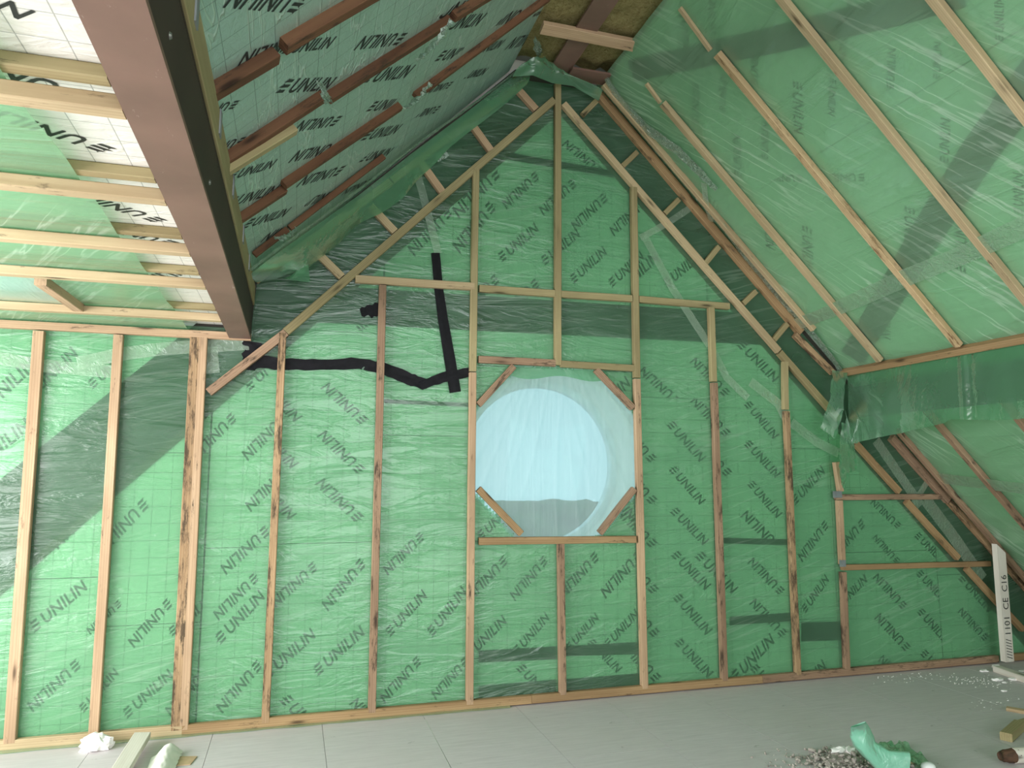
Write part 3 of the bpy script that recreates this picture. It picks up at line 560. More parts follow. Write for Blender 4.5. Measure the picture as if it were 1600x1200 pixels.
# ------------------------------------------------------------------ dormer: flat ceiling, side and front walls
ceilD = box('ceiling_dormer', -3.3, -.42, -9.1, -1.13, 2.52, 2.6, 'masonry'); ceilD['kind'] = 'structure'
DM = frame((0, 0, 2.415), (0, -1, 0), (0, 0, -1))    # local x = -Y, local y = X or -X
ys_ = 1 if (DM @ V((0, 1, 0))).x > 0 else -1
sk = (-2.2, -1.14, -1.10, -.52)     # skylight x0,x1,y0,y1
rowsD = [.03, -.48, -1.25, -1.79, -2.36, -2.95, -3.55, -4.15, -4.75, -5.4, -6.0, -6.6, -7.2, -7.8, -8.4, -9.0]
LD = (((-0.77,-3.336,2.415),(-0.568,-3.188,2.415)),((-0.55,-2.845,2.415),(-0.812,-3.014,2.415)),((-0.566,-2.542,2.415),(-0.808,-2.715,2.415)),((-0.517,-1.66,2.415),(-0.774,-1.804,2.415)),((-0.523,-1.937,2.415),(-0.748,-2.149,2.415)),((-0.406,-1.354,2.415),(-0.669,-1.052,2.415)),((-0.539,-0.653,2.415),(-0.232,-0.543,2.415)),((-0.781,-1.177,2.415),(-1.008,-0.876,2.415)))
for i in range(len(rowsD)-1):
    xa, xb = -rowsD[i]+.001, -rowsD[i+1]-.001
    spans = [(-3.25, -.425)]
    if i == 1: spans = [(-3.25, sk[0]), (sk[1], -.425)]
    for (u0, u1) in spans:
        ya, yb = sorted((ys_*u0, ys_*u1))
        bo = prism('insulation_board', [(xa, ya), (xb, ya), (xb, yb), (xa, yb)], -.08, 0, 'foil_white', ceilD, DM)
        its = []
        for e_, n_ in LD:
            le, ln = to_local(DM, e_), to_local(DM, n_); it = (le.x, le.y, ln.x, ln.y)
            if inside(it, xa, xb, ya, yb, .02): its.append(it)
        if its: lettering('lettering', its, DM, bo, 'ink_bold', clips=[(-1, 0, -xa), (1, 0, xb), (0, -1, -ya), (0, 1, yb)])
box('insulation_board', -1.14, -.42, -1.12, .03, 2.50, 2.58, 'foil_white', ceilD); box('insulation_board', -3.3, -2.2, -1.12, .03, 2.50, 2.58, 'foil_white', ceilD)
DN = (0, 0, -1)
for y in (-.50, -1.255, -1.79, -2.36, -2.955, -3.55, -4.15, -4.75):
    timber('batten', (-3.2, y, 2.33), (-.415, y, 2.33), .052, .04, DN, 'treated_pale', ceilD)
    timber('joist', (-3.2, y-.05, 2.381), (-.44, y-.05, 2.381), .045, .033, DN, 'treated', ceilD)
# trimmed rooflight
tb = ((-1.129,-1.082,2.335),(-1.113,-0.495,2.335))
timber('trimmer', tb[0], tb[1], .05, .045, DN, 'pine', ceilD)
w2 = bpy.data.objects.new('window_2', None); link(w2, 'window_2', Matrix.Translation(V((-1.7, -.8, 2.62)))); w2['kind'] = 'structure'
box('window_lining', sk[0]-.03, sk[0], sk[2], sk[3], 2.42, 2.70, 'plaster', w2); box('window_lining', sk[1], sk[1]+.03, sk[2], sk[3], 2.42, 2.70, 'plaster', w2)
box('window_lining', sk[0], sk[1], sk[3], sk[3]+.03, 2.42, 2.70, 'plaster', w2); box('window_lining', sk[0], sk[1], sk[2]-.03, sk[2], 2.42, 2.70, 'plaster', w2)
box('pane', sk[0], sk[1], sk[2], sk[3], 2.66, 2.67, 'glass', w2)
# front (left) wall of the dormer with its wide window opening
wl_ = mesh('wall_left', *(lambda: (
    lambda V_, F_: (V_, F_))(*(lambda bx: (sum([b_[0] for b_ in bx], []), sum([[tuple(i+8*k for i in f) for f in b_[1]] for k, b_ in enumerate(bx)], [])))(
    [box_geo(-3.3, -3.1, -9.1, .1, -.02, .55), box_geo(-3.3, -3.1, -9.1, .1, 2.15, 2.6), box_geo(-3.3, -3.1, -.7, .1, .55, 2.15), box_geo(-3.3, -3.1, -9.1, -4.7, .55, 2.15)])))(), 'plaster'); wl_['kind'] = 'structure'
w3 = bpy.data.objects.new('window_3', None); link(w3, 'window_3', Matrix.Translation(V((-3.2, -2.7, 1.35)))); w3['kind'] = 'structure'
for z in (.55, 2.10): box('window_frame', -3.22, -3.16, -4.7, -.7, z, z+.05, 'pvc', w3)
for y in (-4.7, -3.37, -2.04, -.75): box('window_frame', -3.22, -3.16, y, y+.05, .6, 2.10, 'pvc', w3)
wf = mesh('wall_front', *(lambda bx: (sum([b_[0] for b_ in bx], []), sum([[tuple(i+8*k for i in f) for f in b_[1]] for k, b_ in enumerate(bx)], [])))(
    [box_geo(-3.3, -1.0, -9.2, -9.0, -.02, 2.7), box_geo(3.4, 6.4, -9.2, -9.0, -.02, 3.1), box_geo(-1.0, 3.4, -9.2, -9.0, -.02, .3), box_geo(-.6, 3.4, -9.2, -9.0, 3.1, 4.6)]), 'plaster'); wf['kind'] = 'structure'

# ------------------------------------------------------------------ brown steel beam between dormer and slope
bmE = empty('steel_beam', (-.35, -4.4, 2.33), 'brown painted steel beam running overhead between the dormer ceiling and the bare foil slope', 'beam')
box('bottom_flange', -.412, -.285, -9.0, .10, 2.328, 2.342, 'steel', bmE)
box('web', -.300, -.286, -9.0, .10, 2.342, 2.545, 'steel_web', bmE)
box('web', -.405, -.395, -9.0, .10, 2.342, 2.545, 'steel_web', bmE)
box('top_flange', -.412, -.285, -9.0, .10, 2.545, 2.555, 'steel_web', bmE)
for (px_, py_, pz_) in ((-0.285,-3.196,2.409),(-0.285,-2.412,2.395)):
    vs, fs = [], []
    for k in range(10):
        a = 2*math.pi*k/10; vs += [(0, .009*math.cos(a), .009*math.sin(a)), (.005, .006*math.cos(a), .006*math.sin(a))]
    for k in range(10): fs.append((2*k, 2*((k+1) % 10), 2*((k+1) % 10)+1, 2*k+1))
    fs.append(tuple(2*k+1 for k in range(10)))
    mesh('screw', vs, fs, 'screw', bmE, Matrix.Translation(V((-.286, py_, pz_))))
wp = timber('wall_plate', (-.276, .1, 2.62), (-.276, -8.9, 2.62), .125, .13, (1, 0, 0), 'treated', ceilL)
for y in (-.62, -1.12, -1.74, -2.30, -2.93):
    hb = box('joist_hanger', -.277, -.272, y-.022, y+.022, 2.60, 2.685, 'zinc', ceilL)

# right steel purlin hidden behind the hanging film
pu = empty('steel_purlin', (4.3, -4.4, 2.0), 'dark steel purlin seen dimly through the hanging green film flap below the right slope', 'beam')
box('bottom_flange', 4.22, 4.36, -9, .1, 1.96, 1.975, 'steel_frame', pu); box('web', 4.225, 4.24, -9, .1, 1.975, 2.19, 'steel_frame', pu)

# ------------------------------------------------------------------ films
def sheet(name, fn, nu, nv, mat, M_=None, keep=None, parent=None):
    vs = [fn(i/nu, j/nv) for j in range(nv+1) for i in range(nu+1)]; fs = []
    for j in range(nv):
        for i in range(nu):
            if keep and not keep((i+.5)/nu, (j+.5)/nv): continue
            a = j*(nu+1)+i; fs.append((a, a+1, a+nu+2, a+nu+1))
    me = bpy.data.meshes.new(name); me.from_pydata([tuple(v) for v in vs], [], fs)
    bm = bmesh.new(); bm.from_mesh(me); bmesh.ops.delete(bm, geom=[v for v in bm.verts if not v.link_faces], context='VERTS'); bm.to_mesh(me); bm.free()
    me.materials.append(M[mat]); me.polygons.foreach_set('use_smooth', [True]*len(me.polygons)); me.update()
    return link(bpy.data.objects.new(name, me), name, M_, parent)
studx = [-2.65, -2.05, -1.44, -1.01, -.52, -.1, .53, 1.155, 1.765, 2.35, 2.98, 3.62, 4.03]
def wall_disp(x, z):
    d = min(abs(x-s) for s in studx); near = math.exp(-d/.07)
    pull = (.0035*near)*(1-abs(noise.noise(V((x*3, z*38, 2))))*3)
    r = 1-abs(fbm(x*1.3+z*.4, z*4.5-x*.9, 5, 2)); slack = math.sin(min(1, d/.25)*math.pi/2)
    return .0435+.004*slack*fbm(x*1.1, z*2.3, 9, 2)-.0015*r**5-max(0, pull)*.6+.0008*noise.noise(V((x*9, z*14, 0)))
def wf_(u_, v_):
    x = -3.2+9.55*u_; zt = min(x+2.96 if x > -.28 else 2.40, 6.42-x, 4.36); z = .004+v_*(zt-.004)
    return (x, z, -min(.049, max(.0405, wall_disp(x, z))))
film_w = sheet('vapour_film', wf_, 420, 170, 'film_wall', wall_M(0), keep=lambda u_, v_: (lambda x: octo(x, .004+v_*(min(x+2.96 if x > -.28 else 2.40, 6.42-x, 4.36)-.004)) > 0)(-3.2+9.55*u_))
tag(film_w, 'translucent green plastic film stretched across the whole gable wall behind the studs', 'plastic film')
def ff(u_, v_):
    x = -2.9+4.3*u_; return (x, .036-v_*(.062+.03*max(0, .5-u_)+.012*noise.noise(V((x*6, 0, 0)))), .004+.006*v_*(1-v_)*4+.003*abs(noise.noise(V((x*12, v_*3, 0)))))
tag(sheet('film_skirt', ff, 160, 4, 'film_loose'), 'narrow strip of green film turned out onto the floor under the sole plate', 'plastic film')
# pale film in the octagon
def wd2(u_, v_):
    x = 1.145+1.225*u_; z = 1.03+1.24*v_; fan = 1-abs(noise.noise(V(((x-1.75)*9/(2.6-z), z*.8, 4))))
    return (x, z, -.0425+.003*fan**6-.010*math.sin(math.pi*u_)*math.sin(math.pi*v_))
fw_ = sheet('window_film', wd2, 110, 110, 'film_window', wall_M(0), keep=lambda u_, v_: octo(1.145+1.225*u_, 1.03+1.24*v_) < .028)
tag(fw_, 'pale milky film glowing with daylight across the octagonal window opening', 'plastic film')
def wd3(u_, v_):
    x = 1.38+.76*u_; b_ = 2.185-.02*math.sin(u_*9)-.02*math.sin(u_*3.1)
    return (x, 2.235-v_*(2.235-b_), -.0395)
tag(sheet('film_edge', wd3, 60, 4, 'film_loose', wall_M(0)), 'wavy lower edge of green film lapping over the top of the glowing octagonal opening', 'plastic film')

# right slope film
FR = RS(.045)
def rsf(u_, v_):
    x = -.03+9.0*u_**1.25; s = (.06+6.15*v_)*upR
    # pull wrinkles fanning between battens
    w1 = 1-abs(fbm(x*.8+s*.55, s*3.2-x*1.3, 3, 2)); w2_ = 1-abs(noise.noise(V((x*2.2, s*11-x*5, 7))))
    dm = min(abs(x+r) for r in rows); sl_ = min(1, dm/.12)
    return (x, s, sl_*(.004+.010*w1**4+.004*w2_**4+.004*noise.noise(V((x*2, s*2, 1))))-.004)
fr = sheet('vapour_film', rsf, 330, 210, 'film_slope', FR); tag(fr, 'translucent green plastic film stretched over the whole right roof slope behind the battens', 'plastic film')
# hanging flap at the right purlin
low = ((4.16,-0.131,1.753),(4.16,-0.921,1.837),(4.16,-0.949,1.865),(4.16,-1.462,1.827))
def flap(u_, v_):
    y = -.03-6.0*u_**1.5
    if y > -.13: zb = 1.74
    elif y > -.92: zb = 1.75+(-.13-y)/.79*.09
    elif y > -.96: zb = 1.84+(-.92-y)/.04*.025
    else: zb = 1.862-.03*min(1, (-.96-y)/.5)+.02*noise.noise(V((y*2, 0, 0)))
    z = 2.27-v_*(2.27-zb)
    fold = .012*v_*math.sin(y*9+fbm(y*2, 1)*4)+.010*max(0, math.sin(y*4.3))**14*math.sin((y*60))*.8
    return (4.155-.01*v_+fold-(.03 if v_ > .96 else 0)*0, y, z)
fl_ = sheet('film_flap', flap, 260, 26, 'film_loose'); tag(fl_, 'wide green film flap hanging like a curtain from the purlin batten on the right', 'plastic film')
def flap2(u_, v_):
    y = -.03-3.5*u_**1.3; return (4.162+.004*math.sin(y*13), y, 2.285-.075*v_-.01*noise.noise(V((y*5, 0, 0))))
tag(sheet('film_hem', flap2, 120, 4, 'film_loose'), 'folded double edge of green film stapled along the top of the hanging flap', 'plastic film')
# film over the dormer ceiling
def dfm(u_, v_):
    x = -3.2+(3.2-.655)*u_; y = .03-8.9*v_; x = x + (u_ > .97)*.012*noise.noise(V((y*6, 1, 1)))+ .0*y
    if u_ >= .999: x = -.655+.018*noise.noise(V((y*3, 2, 0)))
    return (x, y, 2.377-.003*abs(fbm(x*2+y*.7, y*7, 3, 2)))
fd = sheet('vapour_film', dfm, 60, 300, 'film_slope', keep=lambda u_, v_: not (sk[0] < -3.2+2.545*u_ < sk[1] and sk[2] < .03-8.9*v_ < sk[3]))
tag(fd, 'translucent green plastic film over the flat dormer ceiling, stopping short of the brown beam', 'plastic film')
def sfm(u_, v_): 
    x = sk[0]-.03+(sk[1]-sk[0]+.06)*u_; y = sk[2]-.03+(sk[3]-sk[2]+.06)*v_; return (x, y, 2.372+.003*noise.noise(V((x*9, y*4, 0))))
tag(sheet('rooflight_film', sfm, 30, 20, 'film_window'), 'pale cyan film glowing under the small rooflight in the dormer ceiling', 'plastic film')

# strips given by their cross points: list of (left xyz, right xyz)
def ribbon(name, pairs, mat, thick=.0, crumple=.002, sub=6, nw=4, parent=None, jag=0.):
    vs, fs = [], []; n_ = (len(pairs)-1)*sub
    for i in range(n_+1):
        k = min(i//sub, len(pairs)-2); f = i/sub-k; a = V(pairs[k][0]).lerp(V(pairs[k+1][0]), f); b = V(pairs[k][1]).lerp(V(pairs[k+1][1]), f)
        if jag and (i == 0 or i == n_):
            pass
        nrm = (b-a).cross(V(pairs[min(k+1, len(pairs)-1)][0])-V(pairs[k][0])); nrm = nrm.normalized() if nrm.length > 1e-9 else V((0, 1, 0))
        for j in range(nw+1):
            g = j/nw; p = a.lerp(b, g)
            if jag and j in (0, nw): p += (b-a)*(jag*noise.noise(V((i*.9, j*3., 1.7))))*(1 if j else -1)
            p += nrm*(crumple*noise.noise(V((i*.77, j*.9, len(pairs)*3.1+a.x)))*(1 if thick == 0 else .6))
            vs.append(p)
    for i in range(n_):
        for j in range(nw): q = i*(nw+1)+j; fs.append((q, q+1, q+nw+2, q+nw+1))
    c = sum(vs, V())/len(vs)
    return mesh(name, [v-c for v in vs], fs, mat, parent, Matrix.Translation(c), smooth=True)
def strip_pts(pts, w_, n=(0, -1, 0)):
    pr_ = []; pts = [V(p) for p in pts]; n = V(n).normalized()
    for i, p in enumerate(pts):
        d = (pts[min(i+1, len(pts)-1)]-pts[max(i-1, 0)]).normalized(); s = n.cross(d).normalized()*(w_[i] if isinstance(w_, (list, tuple)) else w_)/2
        pr_.append((p-s, p+s))
    return pr_
def wl3(pts, y): return [(x_, y, z_) for x_, z_ in pts]
# black tape
B = 'black tape strips on the green film'
bt = ribbon('black_tape', strip_pts(wl3(((0.876,2.998),(0.901,2.754),(0.935,2.534),(0.983,2.273),(1.025,2.044)), .036), [.060, .062, .070, .078, .080]), 'black_tape', crumple=.004, sub=5); tag(bt, 'long upright black tape strip running down beside the stud above the octagon', 'tape')
bt = ribbon('black_tape', strip_pts(wl3(((-0.298,2.205),(-0.095,2.185),(0.14,2.192),(0.382,2.211),(0.548,2.185),(0.718,2.123),(0.821,2.089)), .0385), [.10, .072, .070, .072, .082, .08, .075]), 'black_tape', crumple=.006, sub=5, jag=.12); tag(bt, 'long horizontal black tape strip crossing the bays under the left end of the collar rail', 'tape')
bt = ribbon('black_tape', strip_pts(wl3(((0.786,2.078),(0.932,2.14),(1.129,2.187)), .034), [.055, .07, .062]), 'black_tape', crumple=.006, sub=5, jag=.1); tag(bt, 'short black tape strip rising to the right across the foot of the upright tape', 'tape')
bt = ribbon('black_tape', strip_pts(wl3(((-0.273,2.319),(-0.287,2.213),(-0.292,2.14)), .037), [.11, .085, .08]), 'black_tape', crumple=.012, sub=5, jag=.25); tag(bt, 'crumpled black tape patch behind the diagonal timber near the steel beam end', 'tape')
bt = ribbon('black_tape', strip_pts(wl3(((0.385,2.551),(0.447,2.568),(0.522,2.578)), .037), [.05, .085, .085]), 'black_tape', crumple=.006, sub=4, jag=.3); tag(bt, 'small ragged black tape patch beside the stud below the collar rail', 'tape')
# clear tape on the wall film
for q, w_, lab in (
    (((-1.826,2.169),(-1.636,2.149),(-1.408,2.115),(-1.052,2.096)), .075, 'milky clear tape band across the far left bay, sloping down to the second stud'),
    (((-1.244,2.137),(-1.01,2.206),(-0.802,2.247),(-0.299,2.306)), .08, 'milky clear tape band rising from the second stud to the end of the brown beam'),
    (((-0.521,2.273),(-0.509,2.182),(-0.499,2.111)), .08, 'short upright milky tape patch beside the doubled stud under the beam'),
    (((0.715,3.633),(0.79,3.376),(0.894,2.995)), .055, 'pale upright tape strip running up the film above the black tape'),
    (((2.45,3.273),(2.674,2.887),(2.974,2.465)), .062, 'long clear diagonal tape strip above the right end of the collar rail'),
    (((2.995,2.442),(3.113,2.227),(3.29,2.077)), .062, 'clear diagonal tape strip below the right end of the collar rail'),
    (((3.318,2.205),(3.554,2.046),(3.623,1.924)), .075, 'short clear tape strip overlapping its neighbour left of the second to last tall stud'),
    (((3.668,1.9),(3.887,1.756),(4.09,1.669)), .075, 'clear diagonal tape strip leading to the torn film at the right'),
    (((2.418,3.25),(2.634,3.38),(2.845,3.529)), .05, 'short clear tape strip crossing behind the right raking timber'),
    (((4.453,1.775),(4.636,1.537),(4.856,1.256)), .085, 'wide clear tape strip in the dark gap below the hanging flap'),
    (((4.905,1.307),(5.171,0.996),(5.437,0.657)), .11, 'wide crinkled clear tape strip in the dark gap above the printed post'),
    (((4.771,1.257),(4.927,1.435),(5.034,1.539)), .05, 'short clear tape strip crossing the dark gap above the upper right rail')):
    tp = ribbon('clear_tape', strip_pts(wl3(q, .0375 if q[0][1] > 1.9 else .037), w_), 'tape_clear', crumple=.001, sub=8, jag=.03); tag(tp, lab, 'tape')
# tapes on the right slope
for q, w_, mt, lab in (
    (((2.081,-0.156,4.359),(2.241,-0.101,4.199),(2.405,-0.129,4.035),(2.602,-0.24,3.838),(2.786,-0.271,3.654),(2.879,-0.287,3.561)), [.05, .09, .10, .09, .08, .05], 'tape_foil', 'crumpled silvery tape starting at the ridge beside the edge batten'),
    (((2.848,-0.055,3.592),(3.062,-0.07,3.378),(3.311,-0.034,3.129),(3.61,-0.028,2.83),(3.842,-0.045,2.598),(4.061,-0.023,2.379),(4.163,0.019,2.277)), [.04, .06, .07, .07, .06, .05, .05], 'tape_foil', 'long crumpled clear tape running down the corner beside the edge batten'),
    (((2.813,-0.225,3.627),(2.919,-0.078,3.521),(3.008,0.001,3.432)), .05, 'tape_clear', 'short clear tape tail between the two crumpled corner tapes'),
    (((3.749,0.019,2.681),(3.737,-0.325,2.693),(3.715,-0.678,2.715),(3.681,-1.161,2.749),(3.665,-1.553,2.765),(3.633,-1.975,2.797),(3.604,-2.326,2.826)), [.10, .10, .12, .12, .12, .12, .12], 'tape_clear', 'broad clear tape seam crossing the right slope behind the battens'),
    (((4.943,-0.096,1.487),(4.986,-0.454,1.444),(5.034,-0.903,1.396)), .12, 'tape_clear', 'clear tape seam crossing the lower slope under the hanging flap')):
    P_ = [V(p)+V((-.012, -.012, -.012)) for p in q]; tp = ribbon('clear_tape', strip_pts(P_, w_, NR), mt, crumple=.007 if mt == 'tape_foil' else .0012, sub=8, nw=6 if mt == 'tape_foil' else 4, jag=.12 if mt == 'tape_foil' else .02); tag(tp, lab, 'tape')
# loose film along the foot of the left slope
top_ = ((-0.298,-0.367,2.632),(-0.183,-0.36,2.747),(0.028,-0.289,2.958),(0.335,-0.18,3.265),(0.661,-0.149,3.591),(1.021,-0.07,3.951),(1.356,-0.018,4.286),(1.537,0.006,4.467))
lowp = ((-0.266,-0.05,2.681),(-0.091,-0.12,2.713),(0.031,-0.1,2.762),(0.349,-0.06,3.116),(0.647,-0.05,3.336),(0.938,-0.05,3.716),(1.354,-0.06,4.11),(1.516,-0.06,4.29))
mid_ = [tuple((V(a)+V(b))/2+V((.01, -.03, -.01))) for a, b in zip(top_, lowp)]
def lf(u_, v_):
    k = min(int(u_*7), 6); f = u_*7-k
    a = V(top_[k]).lerp(V(top_[k+1]), f); b = V(mid_[k]).lerp(V(mid_[k+1]), f); c = V(lowp[k]).lerp(V(lowp[k+1]), f)
    p = a*(1-v_)**2+b*2*v_*(1-v_)+c*v_*v_
    return p + V((0, -1, -.5))*.012*noise.noise(V((u_*14, v_*1.5, 2)))*v_ + V((.3, 0, -1))*(.03*noise.noise(V((u_*9, 3, 0)))*v_)
tag(sheet('loose_film', lf, 110, 14, 'film_loose'), 'loose green film hanging off the lower edge of the bare foil slope onto the gable', 'plastic film')
tag(ribbon('loose_film', [(a, b) for a, b in (((-0.113,-0.13,2.697),(0.024,-0.12,2.723)), ((-0.074,-0.14,2.689),(0.035,-0.12,2.856)), ((0.048,-0.15,2.68),(0.056,-0.14,2.687)))], 'film_loose', crumple=.004), 'small pointed tail of loose green film near the end of the brown beam', 'plastic film')
cs = ribbon('clear_film_edge', [(V(a)+V((-.03, -.02, -.03)), V(a)+V((-.02, -.11, -.03))) for a in ((-0.257,-0.395,2.673),(-0.114,-0.37,2.816),(0.101,-0.299,3.031),(0.409,-0.232,3.339),(0.736,-0.202,3.666),(1.108,-0.08,4.038),(1.558,0.01,4.488))], 'tape_foil', crumple=.004, sub=12, nw=6, jag=.06)
tag(cs, 'shiny crinkled clear film strip along the bottom edge of the bare foil slope', 'plastic film')
for q, lab in ((((1.22,4.081),(1.305,4.133)), 'small pale tape tab on the film below the foil slope, the upper one'), (((0.851,3.634),(0.93,3.686)), 'small pale tape tab on the film below the foil slope, the lower one')):
    tag(ribbon('tape_tab', strip_pts(wl3(q, -.05), .06), 'tape_foil', crumple=.003), lab, 'tape')
# crumpled foil scraps on the left slope
for i, (q, lab) in enumerate(((((0.47,-1.64,3.37),(0.606,-1.779,3.506)), 'torn shiny foil scrap hanging at the join of the upper rafters'), (((0.042,-2.114,2.942),(0.079,-1.895,2.979)), 'small white torn foil flap at the rafter joint nearest the brown beam'), (((0.479,-1.161,3.379),(0.607,-1.224,3.507)), 'crumpled foil shred on the third rafter below the lettered board'), (((-0.147,-0.724,2.763),(-0.037,-0.576,2.873)), 'white torn foil shreds on the lowest short rafter'), (((1.392,-0.572,4.292),(1.609,-0.029,4.509)), 'silver torn foil corner hanging at the ridge beside the mineral wool'))):
    n0 = (V(q[1])-V(q[0])).length
    tag(ribbon('torn_foil', strip_pts([V(q[0]), V(q[0]).lerp(V(q[1]), .4)+V((0, -.01, -.02)), V(q[0]).lerp(V(q[1]), .7)+V((.01, 0, -.01)), V(q[1])], [.02, .05, .04, .06] if i in (0, 4) else [.01, .03, .02, .03], NL), 'tape_foil', crumple=.03, sub=5, nw=5, jag=.4), lab, 'foil scrap')
# bunched film at the apex
ap = ((1.414,-0.22,4.319),(1.511,-0.25,4.375),(1.642,-0.2,4.378),(1.747,-0.15,4.356),(2.056,-0.12,4.285)); ap2 = ((1.365,-0.15,4.255),(1.506,-0.18,4.271),(1.677,-0.1,4.284),(1.847,-0.08,4.298),(2.055,-0.06,4.226))
def apf(u_, v_):
    k = min(int(u_*4), 3); f = u_*4-k; a = V(ap[k]).lerp(V(ap[k+1]), f); b = V(ap2[k]).lerp(V(ap2[k+1]), f)
    return a.lerp(b, v_)+V((0, -1, .3))*.03*math.sin(v_*3.1)*(.6+fbm(u_*6, v_*2, 0, 2))+V((0, 0, 1))*.05*max(0, noise.noise(V((u_*9, 1, 1))))*(1-v_)
tag(sheet('bunched_film', apf, 50, 16, 'film_loose'), 'bunched green film gathered at the apex under the ridge opening', 'plastic film')
# torn film tails at the right corner
def tail(name, L_, R_, lab):
    n_ = len(L_)-1
    tag(ribbon(name, list(zip(L_, R_)), 'film_loose', crumple=.015, sub=8, nw=6, jag=.04), lab, 'plastic film')
tail('loose_film', ((3.957,-0.1,2.303),(3.885,-0.14,2.064),(3.762,-0.17,1.85)), ((4.103,-0.08,2.287),(4.026,-0.12,1.996),(3.93,-0.12,1.769)), 'broad loose film tail folded forward over the end of the raking timber')
tail('loose_film', ((4.014,-0.1,1.899),(3.958,-0.13,1.701),(3.944,-0.13,1.485),(3.968,-0.13,1.404)), ((4.078,-0.08,1.892),(4.08,-0.09,1.704),(4.064,-0.11,1.534),(3.979,-0.13,1.394)), 'narrow pointed film tail hanging in front of the last tall stud')
tail('loose_film', ((4.073,-0.08,2.001),(4.086,-0.06,1.755),(4.078,-0.05,1.51)), ((4.138,-0.07,1.775),(4.191,-0.04,1.633),(4.193,-0.03,1.535)), 'curled film roll hanging just right of the last tall stud')
# brackets on last stud
box('joist_hanger', *(4.001,4.068), -.003, .02, 1.325, 1.375, 'zinc', wall)
box('joist_hanger', *(4.028,4.069), -.004, .02, .805, .855, 'zinc', wall)

# ------------------------------------------------------------------ post and floor pieces
po = empty('timber_post', (5.46, -.13, .045), 'upright pale timber post with black stamped marks standing against the right slope', 'post')
hz = .985
vs = [(5.40, -.145, .048), (5.485, -.145, .048), (5.485, -.10, .048), (5.40, -.10, .048), (5.40, -.145, .955), (5.485, -.145, .885), (5.485, -.10, .885), (5.40, -.10, .955)]
vs = [(V(v)-V((5.44, -.12, .5))) for v in vs]
PM = Matrix.Translation(V((5.44, -.12, .5))) @ Matrix.Rotation(-math.pi/2, 4, 'Y')
inv = Matrix.Rotation(-math.pi/2, 4, 'Y').inverted()
mesh('post_body', [inv @ v for v in vs], [(0, 3, 2, 1), (4, 5, 6, 7), (0, 1, 5, 4), (1, 2, 6, 5), (2, 3, 7, 6), (3, 0, 4, 7)], 'white_wood', po, PM)
def text_obj(name, body, size, M_, parent, mat='ink_bold'):
    c_ = bpy.data.curves.new(name, 'FONT'); c_.body = body; c_.size = size; c_.resolution_u = 3; ob = bpy.data.objects.new('tmp', c_)
    me = bpy.data.meshes.new_from_object(ob); bpy.data.objects.remove(ob); me.materials.append(M[mat]); return link(bpy.data.objects.new(name, me), name, M_, parent)
TM = Matrix(((0, -1, 0, 5.470), (0, 0, -1, -.1462), (1, 0, 0, .07), (0, 0, 0, 1)))
text_obj('stamped_text', '/////// 1101  CE  C16', .078, TM, po)['kind'] = 'stuff'
tb_ = timber('base_board', (5.25,-0.195,0.045), (5.121,-0.804,0.045), .07, .045, (0, 0, 1), 'white_wood'); tag(tb_, 'pale planed board lying on the floor at the foot of the stamped post', 'board')
# board and scraps at the lower left
b1 = ((-0.747,-0.052),(-0.777,-0.865))
tb_ = timber('offcut_board', (b1[0][0], b1[0][1]-.06, .075), (b1[1][0], b1[1][1]-.1, .035), .085, .035, (0.05, 0, 1), 'white_wood'); tag(tb_, 'white dusty board propped on the sole plate at the lower left', 'board')
def lump(name, loc, r, sc_, mat, seed=0, sub=3, amp=.35, rough_=2.2):
    bm = bmesh.new(); bmesh.ops.create_icosphere(bm, subdivisions=sub, radius=1)
    for v in bm.verts:
        d = 1+amp*fbm(v.co.x*rough_+seed, v.co.y*rough_, v.co.z*rough_+seed*2, 3); v.co = V((v.co.x*sc_[0]*d, v.co.y*sc_[1]*d, max(-.55, v.co.z*d)*sc_[2]))*r
    zmin = min(v.co.z for v in bm.verts)
    me = bpy.data.meshes.new(name); bm.to_mesh(me); bm.free(); me.materials.append(M[mat]); return link(bpy.data.objects.new(name, me), name, Matrix.Translation(V((loc[0], loc[1], loc[2]-zmin))))
lp = lump('paper_scrap', (-0.974,-0.101,0), .055, (1.5, .8, 1.0), 'white_lump', 3, 3, .5); tag(lp, 'crumpled white paper scrap lying against the sole plate at the far left', 'paper')
# torn sheet of wallpaper-like liner beside the board
cp = ((-0.664,-0.321,0.002),(-0.617,-0.089,0.002),(-0.518,-0.268,0.002),(-0.521,-0.622,0.002),(-0.651,-0.585,0.002))
def cur(u_, v_):
    a = V(cp[0]).lerp(V(cp[4]), v_); b = V(cp[2]).lerp(V(cp[3]), v_)
    p = a.lerp(b, u_); p.z = .006+.055*math.sin(u_*2.9)**2*(1-.4*v_)+.004*noise.noise(V((u_*9, v_*9, 0))); p.x += .012*noise.noise(V((v_*22, u_*2, 5)))*(u_ > .8); return p
tag(sheet('torn_paper', cur, 24, 20, 'paper'), 'curled torn sheet of white paper beside the white board at the lower left', 'paper')
ct = (-0.565,-0.443)
tag(prism('cardboard_piece', [(-.10, -.05), (.09, -.06), (.11, .05), (.02, .075), (-.09, .04)], 0, .004, 'kraft', None, Matrix.Translation(V((ct[0]+.02, ct[1]+.03, .001)))), 'brown cardboard piece under the curled torn paper', 'cardboard')

